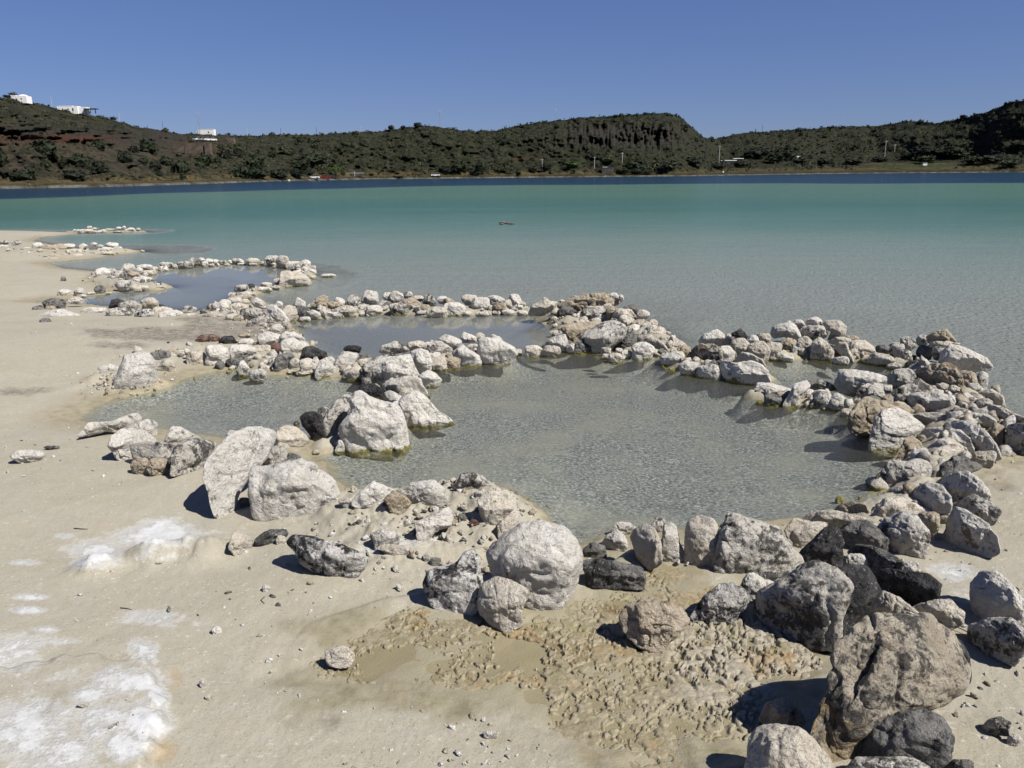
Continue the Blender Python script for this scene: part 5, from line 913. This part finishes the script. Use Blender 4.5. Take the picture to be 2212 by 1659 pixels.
# umbrella pine
P = on_hill(725, 381); s = mpp(P); t = tag(link('umbrella_pine', None, None, P), 'bright green umbrella pine with flat wide crown by the far shore', 'tree')
V, F = leafball(91, 420, .5, .13); o = link('crown', mesh('crown', V, F, [LM['bright']], False), t); o.scale = (40 * s, 36 * s, 24 * s); o.location = (0, 0, 10 * s)
mb = MB(); mb.tube([(0, 0, -1), (.2, 0, 6 * s), (-.1, 0, 14 * s)], [.3, .25, .2], 6); mb.tube([(.2, 0, 7 * s), (5 * s, .3, 16 * s)], [.2, .1], 5); mb.tube([(.2, 0, 7 * s), (-6 * s, .3, 16 * s)], [.2, .1], 5); link('trunk', mb.me('trunk', LM['bark'], True), t)
# palms
PALM = []
for k in range(4):
    r = random.Random(500 + k); mb = MB()
    for q in range(20):
        az = q * 2.399 + r.uniform(-.2, .2); up = r.uniform(-.25, 1.1); L = r.uniform(.42, .56); pts = []
        for j in range(6):
            t_ = j / 5; rr2 = L * t_ * math.cos(up * (1 - t_ * .4)); zz2 = L * t_ * math.sin(up) - .34 * t_ * t_; pts.append((rr2 * math.cos(az), rr2 * math.sin(az), zz2))
        V = []; side = (-math.sin(az), math.cos(az))
        for j, p in enumerate(pts):
            wd_ = .085 * math.sin(math.pi * (.12 + .86 * j / 5)); V += [(p[0] + side[0] * wd_, p[1] + side[1] * wd_, p[2] - wd_ * .7), p, (p[0] - side[0] * wd_, p[1] - side[1] * wd_, p[2] - wd_ * .7)]
        Q = []
        for j in range(5): Q += [(3 * j, 3 * j + 3, 3 * j + 4, 3 * j + 1), (3 * j + 1, 3 * j + 4, 3 * j + 5, 3 * j + 2)]
        mb.add(V, Q)
    PALM.append(mb.me('fronds', LM['palm']))
mb = MB(); mb.tube([(0, 0, -.05), (.015, 0, .3), (0, .01, .6)], [.035, .028, .03], 7); PTR = mb.me('trunk', LM['bark'], True)
for x, y, h in [(695, 372, 22), (1945 / 4 + 560, 366, 14), (1370, 372, 30), (1392, 374, 24), (1415, 372, 32), (1442, 374, 26), (1470, 366, 18), (1490, 352, 20), (1562, 355, 20), (1590, 356, 22), (1608, 358, 18), (1700, 366, 16), (1722, 366, 15), (1745, 362, 18), (1760, 366, 13), (1780, 366, 14), (1240, 376, 16), (1195, 375, 18), (1080, 374, 20), (2005 - 130, 352, 13), (1930, 362, 14)]:
    P = on_hill(x, y); s = mpp(P) * h; t = note(link('palm_tree', None, None, P, rnd.uniform(0, 6)), 'date palm', 'palm tree', 'palms along the far shore', x, y); t.scale = (s, s, s)
    link('trunk', PTR, t); f = link('fronds', PALM[rnd.randrange(4)], t); f.location = (0, 0, .62)
settle()
# low scrub and prickly pear nobody could count
V, F, SHD, MI, off = [], [], [], [], 0
for q_ in range(13000):
    x = rn.uniform(-100, 2300); k = int(np.argmin(np.abs(HX - x))); u = rn.rand() ** .9 if q_ > 1500 else .035 * rn.rand()
    if u > .93: continue
    y = yrg[k] + (ysh[k] - yrg[k]) * u
    if 1860 < x < 2066 and 349 < y < 366: continue
    kk = min(k, len(HX) - 1); j = np.interp(-y, -yy[kk, :96], np.arange(96)); j0 = int(j)
    if soil[kk, j0] * 1.1 + 1.1 * cliff[kk, j0] + .7 * bluff[kk, j0] > .35 + .75 * rn.rand(): continue
    P = on_hill(x, y); s = mpp(P); d = (1.4 + 4.0 * rn.rand() ** 1.8) * s; nl = 9
    c = rn.normal(size=(nl, 3)) * .33; c[:, 2] = np.abs(c[:, 2]) * .9; a = rn.normal(size=(nl, 3)) * .33; b = rn.normal(size=(nl, 3)) * .33
    V.append((np.stack([c - a, c + a, c + b], 1).reshape(-1, 3)) * d + P); F.append(np.arange(3 * nl).reshape(-1, 3) + off); off += 3 * nl
    pale = rn.rand() < (.42 if x < 1150 else .15); MI.append(np.full(nl, 1 if pale else 0)); SHD.append(np.full(3 * nl, rn.rand() * (1 if x < 1000 else .55)))
sme = mesh('scrub', np.concatenate(V), np.concatenate(F), [LM['scrub'], LM['cactus']], False); sme.polygons.foreach_set('material_index', np.concatenate(MI).astype(np.int32)); fattr(sme, 'shade', np.concatenate(SHD))
tag(link('scrub', sme), 'low scrub and prickly pear covering the far hills', 'scrub', kind='stuff')
# pale shore stones
V, F, off = [], [], 0
for _ in range(420):
    x = rn.uniform(-60, 2260); k = int(np.argmin(np.abs(HX - x))); P = on_hill(x, ysh[k] - rn.uniform(0, 1.6)); s = mpp(P) * rn.uniform(.3, 1.3); Vi, Fi = inner(rn.randint(9999), np.array([.9, .6, .35]) * s); V.append(Vi + P); F.append(Fi + off); off += len(Vi)
tag(link('shore_stones', mesh('shore_stones', np.concatenate(V), np.concatenate(F), [flat('pale_shore_stone', (.30, .285, .26))])), 'pale stones lining the far waterline', 'stones', kind='stuff')

# ------------------------------------------------------------------ buildings, masts, cars on the far side
WHT = flat('whitewash', (.62, .61, .58), .8, .06); DKW = flat('dark_timber', (.02, .018, .016)); BRK = flat('brown_rubble', (.085, .066, .05), .9, .5, .8); STN = flat('dark_stone', (.05, .045, .04), .9, .4, .6); GLS = flat('dark_window', (.02, .022, .025), .2)
MTL = flat('galvanised_metal', (.28, .28, .28), .5); POL = flat('concrete_pole', (.36, .35, .33)); RST = flat('dark_pole', (.05, .045, .04)); TERR = flat('terracotta', (.30, .16, .10)); TYR = flat('tyre', (.015, .015, .015))
def building(name, x, y, label, cat, parts, sink=.6):
    P = on_hill(x, y); s = mpp(P); root = tag(link(name, None, None, P), label, cat)
    for nm, mat, c, d in parts:
        b = MB(); b.box((0, 0, 0), [q * s for q in d]); o = link(nm, b.me(nm, mat), root); o.location = [q * s for q in c]
    return root, s
def dome(root, s, c, w, h, mat=WHT):
    V, F = ICO[2]; o = link('dome', mesh('dome', np.stack([V[:, 0] * w / 2, V[:, 1] * w / 2, np.maximum(V[:, 2], 0) * h], 1) * s, F, [mat]), root); o.location = [q * s for q in c]
r_, s_ = building('house', 44, 219, 'white domed house highest up the left hill', 'house', [('wall', WHT, (0, 6, 3.5), (34, 20, 15)), ('parapet', WHT, (-11, 6, 11.6), (12, 20.6, 1.4)), ('window', GLS, (6, -4.1, 5), (2, .5, 2.6)), ('door', GLS, (-5, -4.1, 3.4), (2.4, .5, 5))]); dome(r_, s_, (5, 6, 10.9), 19, 3.4)
r_, s_ = building('house', 152, 241, 'long white house with dark pergola on the left ridge', 'house', [('wall', WHT, (-4, 6, 3), (44, 16, 16)), ('wall', WHT, (26, 8, 2.6), (20, 14, 13)), ('parapet', WHT, (-8, 6, 11.4), (30, 16.4, 1.0)), ('window', GLS, (-14, -2.1, 5), (2.2, .5, 2.6)), ('window', GLS, (-2, -2.1, 5), (2.2, .5, 2.6)), ('door', GLS, (8, -2.1, 4), (2.6, .5, 5.4)), ('pergola_roof', DKW, (44, 4, 5.2), (26, 14, 1.6)), ('pergola_post', DKW, (56, -2, 0), (1.4, 1.4, 10)), ('pergola_post', DKW, (45, -2, 1), (1.2, 1.2, 9)), ('pergola_post', DKW, (34, -2, 2), (1.2, 1.2, 8))])
r_, s_ = building('house', 444, 290, 'white flat-roofed house beside the lattice mast', 'house', [('wall', WHT, (2, 4, 3.4), (34, 14, 12)), ('wall', WHT, (-14, 3, 2), (8, 10, 9)), ('parapet', WHT, (2, 4, 9.9), (34.6, 14.6, 1.0)), ('window', GLS, (8, -3.1, 4), (2.4, .4, 3))])
building('hut', 500, 310, 'small roofless brown brick hut on the left ridge', 'hut', [('wall', BRK, (0, 0, 5), (17, 10, 14)), ('lintel', STN, (-12, 1, 9), (10, 6, 1.6)), ('doorway', GLS, (-6, -5.1, 3), (3, .4, 6))])
building('retaining_wall', 420, 331, 'brown rubble retaining wall below the white house', 'wall', [('wall', BRK, (8, 4, 9), (56, 8, 24)), ('wall', BRK, (-30, 5, 8), (26, 8, 14)), ('buttress', BRK, (30, -1, 8), (12, 4, 24))])
building('low_building', 1313, 376, 'dark flat-roofed stone building at the far waterline', 'building', [('wall', STN, (0, 4, 6), (26, 12, 14)), ('roof', STN, (0, 4, 13.6), (27, 13, 1.2)), ('roof', WHT, (-6, 2, 14.6), (10, 4, .7))])
building('garden_wall', 760, 380, 'low pale-capped garden wall on the far shore', 'wall', [('wall', STN, (0, 0, 2.4), (48, 3, 6)), ('coping', POL, (0, 0, 5.8), (49, 3.4, .9)), ('post', POL, (6, -2, 4), (1.2, 1.2, 10))])
building('house', 1580, 356, 'low house with bright white roof among the palms', 'house', [('wall', STN, (0, 4, 4), (52, 12, 9)), ('roof', WHT, (-6, 3, 9), (34, 12, 1.6)), ('roof', WHT, (16, 6, 13), (22, 8, 1.2)), ('wall', STN, (16, 8, 9), (20, 8, 8)), ('window', GLS, (8, -2.2, 4), (3, .4, 3))])
building('shed', 1706, 340, 'small white-roofed shed on the terraced right slope', 'shed', [('wall', TERR, (0, 2, 2), (20, 6, 6)), ('roof', WHT, (-6, 2, 5.4), (11, 7, 1.0)), ('wall', STN, (14, 2, 2), (20, 6, 5))])
building('shed', 1722, 343, 'tiny white hut with red base on the terraced right slope', 'shed', [('wall', WHT, (0, 0, 3), (6, 4, 5)), ('wall', TERR, (0, -.4, .4), (6.6, 4, 3))])
building('shed', 1996, 358, 'white box-shaped shed below the dark trees at right', 'shed', [('wall', WHT, (0, 0, 3), (9, 5, 5)), ('roof', POL, (0, 0, 5.8), (10, 6, .8))])
def pole(x, y, h, w, mat, label, grp, cross=False, lean=0):
    P = on_hill(x, y); s = mpp(P); b = MB(); b.tube([(0, 0, -1), (lean * s, 0, h * s)], [w * s / 2, w * s / 2.6], 6)
    if not cross: return tag(link('pole', b.me('pole', mat), None, P), label, 'pole', grp)
    root = tag(link('utility_pole', None, None, P), label, 'utility pole', grp); link('post', b.me('post', mat), root)
    c = MB(); c.box((0, 0, (h - 2) * s), (7 * s, .6 * s, .6 * s)); link('crossarm', c.me('crossarm', mat), root)
    c = MB()
    for q in (-3, 0, 3): c.box((q * s, 0, (h - 1) * s), (.7 * s, .7 * s, 1.4 * s))
    link('insulator', c.me('insulator', RST), root)
for x, y, h, m__, lab in [(113, 231, 24, POL, 'thin white pole between the two houses on the left hill'), (259, 262, 19, POL, 'thin white pole right of the pergola'), (352, 283, 20, RST, 'thin dark pole on the ridge left of the lattice mast'), (318, 279, 8, RST, 'short dark pole on the left ridge'), (535, 294, 18, POL, 'white pole right of the brick hut'),
                          (606, 293, 16, RST, 'left of two dark poles on the middle ridge'), (684, 291, 16, RST, 'right of two dark poles on the middle ridge'), (779, 287, 13, POL, 'short white pole on the middle ridge'), (469, 293, 8, RST, 'short dark post beside the white flat-roofed house'), (2124 - 478, 280, 14, RST, 'thin dark mast on the right ridge')]: pole(x, y, h, .9, m__, lab, 'thin poles on the ridges')
for x, y, h, lab in [(1172, 371, 27, 'utility pole left of the bright green tree'), (1285, 364, 25, 'utility pole left of the dark stone building'), (1552, 352, 36, 'tall utility pole beside the white-roofed house'), (1910, 341, 36, 'tall utility pole left of the green field'), (1933, 328, 16, 'short utility pole behind the tall one at right'), (2001, 330, 10, 'shortest utility pole near the dark trees at right'), (1345, 352, 22, 'utility pole among the palms right of the stone building')]:
    pole(x, y, h, 1.5, POL, lab, 'utility poles on the shore plain', True)
def mast(x, y, h, w, label):
    P = on_hill(x, y); s = mpp(P); root = tag(link('lattice_mast', None, None, P), label, 'mast', 'lattice masts on the skyline'); hh = h * s; b = MB(); c = MB()
    rad_ = lambda z: w * s * .5 * (1 - .62 * z / hh) ; L = lambda q, z: (rad_(z) * math.cos(q * 2.094), rad_(z) * math.sin(q * 2.094), z)
    for q in range(3): b.tube([L(q, -1), L(q, hh)], .14 * s, 4)
    for k in range(9):
        z0, z1 = hh * k / 9, hh * (k + 1) / 9
        for q in range(3): c.tube([L(q, z0), L(q + 1, z1)], .09 * s, 3)
    d = MB(); d.box((0, 0, hh * .97), (w * .9 * s, w * .5 * s, 1.6 * s)); d.box((.6 * w * s * .5, 0, hh * .86), (1.2 * s, 1.0 * s, 2.2 * s)); d.tube([(0, 0, hh), (0, 0, hh * 1.08)], .1 * s, 4)
    link('leg', b.me('leg', MTL), root); link('brace', c.me('brace', MTL), root); link('antenna', d.me('antenna', POL), root)
mast(431, 290, 44, 5, 'lattice mast beside the white house on the left ridge'); mast(950, 274, 34, 6, 'lattice mast above the middle of the hill'); mast(1199, 262, 25, 3, 'small lattice mast left of the cliff summit')
def car(x, y, mat, label, grp, rz):
    P = on_hill(x, y); root = tag(link('parked_car', None, None, P + (0, 0, .1), rz), label, 'car', grp)
    b = MB(); b.box((0, 0, .62), (4.1, 1.7, .62)); b.box((0, 0, .36), (3.9, 1.6, .2)); link('body', b.me('body', mat), root)
    b = MB(); b.box((-.15, 0, 1.2), (2.3, 1.5, .56), taper=.78); link('cabin', b.me('cabin', GLS), root); b = MB(); b.box((-.15, 0, 1.49), (1.7, 1.1, .06)); link('roof', b.me('roof', mat), root)
    for sx in (-1.25, 1.25):
        for sy in (-.8, .8): b = MB(); b.tube([(sx, sy - .1, .33), (sx, sy + .1, .33)], .33, 8); link('wheel', b.me('wheel', TYR), root)
RED = flat('red_car_paint', (.16, .012, .01), .35); WCP = flat('white_car_paint', (.55, .55, .54), .35); DCP = flat('dark_car_paint', (.03, .03, .035), .35)
for x, y, m__, lab in [(704, 386.5, RED, 'red car parked on the far shore by the umbrella pine'), (680, 386.8, WCP, 'white car parked left of the red car on the far shore'), (717, 385.8, DCP, 'dark car parked right of the red car on the far shore'), (940, 381.5, WCP, 'white car parked on the far shore beyond the middle of the lake')]: car(x, y, m__, lab, 'cars parked on the far shore', .1)
for k, x in enumerate((428, 438, 447, 458)): car(x, 304.5 + .3 * k, WCP, ordinal(k) + ' white car from left in the row below the flat-roofed house', 'cars parked in a row on the left ridge', 1.2)
P = on_hill(624, 390); s = mpp(P); root = tag(link('sign_board', None, None, P), 'white square sign board standing on the far shore', 'sign'); b = MB(); b.box((0, 0, 4.4 * s), (5.6 * s, .3 * s, 4.6 * s)); link('board', b.me('board', WHT), root)
for q in (-2, 2): b = MB(); b.box((q * s, .2 * s, .8 * s), (.7 * s, .4 * s, 4 * s)); link('leg', b.me('leg', WHT), root)
P = on_hill(1562, 374.5); s = mpp(P); root = tag(link('sign_board', None, None, P), 'small white notice at the waterline in front of the palms', 'sign'); b = MB(); b.box((0, 0, 3.4 * s), (3 * s, .3 * s, 3 * s)); link('board', b.me('board', WHT), root); b = MB(); b.box((0, .2 * s, .8 * s), (.6 * s, .4 * s, 3 * s)); link('leg', b.me('leg', POL), root)
p = hit(np.array(66.0), np.array(406.5)); b = MB(); V, F = ICO[2]; b.add(V * (.35, .35, .35) + (0, 0, .2), T=F); b.tube([(0, 0, .5), (0, 0, .85)], .04, 5); tag(link('buoy', b.me('buoy', WHT, True), None, p), 'small white buoy floating near the far left shore', 'buoy')

# ------------------------------------------------------------------ grit, chips and twigs on the near sand
PV_, PF_, PI_, off = [], [], [], 0; r5 = np.random.RandomState(77); V0, F0 = ICO[1]
n_ = 3800; th_ = r5.uniform(-.72, .72, n_); rad_ = 1.8 + 10 * r5.rand(n_) ** 1.7; X_ = rad_ * np.sin(th_); Y_ = rad_ * np.cos(th_); Z_, S_, C_, L_ = height(X_, Y_, True, False)
clus = fbm2(X_, Y_, 1.1, 3, 555)
for x, y, z, s_, c_, k in zip(X_, Y_, Z_, S_, C_, clus):
    if s_ < .04 or c_ > -.02 or k < -.25 + .5 * r5.rand(): continue
    s = .0035 + .011 * r5.rand() ** 4 + (.006 * r5.rand() if k > .5 else 0); A = np.linalg.qr(r5.normal(size=(3, 3)))[0]; v = (V0 * (1 + .22 * r5.normal(size=(len(V0), 1))) * s * np.array([1.2, .9, .5])) @ A
    PV_.append(v + (x, y, z + .2 * s)); PF_.append(F0 + off); off += len(v); PI_.append(np.full(len(F0), r5.choice(4, p=[.48, .24, .16, .12])))
me = mesh('pebbles', np.concatenate(PV_), np.concatenate(PF_), [RM['S'], RM['B'], RM['G'], RM['D']]); me.polygons.foreach_set('material_index', np.concatenate(PI_).astype(np.int32))
tag(link('pebbles', me), 'grit and small chips strewn over the near sand', 'pebbles', kind='stuff')
TW = flat('grey_twig', (.05, .045, .04))
def twig(pts, rad, lab):
    W_ = [np.array(ground_at(x, y)) + (0, 0, rad + up) for x, y, up in pts]; b = MB(); b.tube(W_, [rad, rad * .9] + [rad * .6] * (len(W_) - 2), 6); return tag(link('twig', b.me('twig', TW, True)), lab, 'twig', 'twigs on the sand')
twig([(2017, 1326, .012), (2045, 1345, .006), (2070, 1362, .01), (2098, 1373, .004)], .004, 'dark twig on the sand left of the upright right-edge boulder')
twig([(571, 1305, 0), (564, 1298, .002), (572, 1291, .004)], .0025, 'short curved twig on the foreground sand at left centre')
twig([(260, 1315, .002), (275, 1317, .004), (285, 1318, 0)], .0025, 'thin twig beside white chips in the left foreground')
twig([(160, 1143, .002), (178, 1145, .004), (190, 1144, 0)], .003, 'small twig on the sand left of the salt hump')
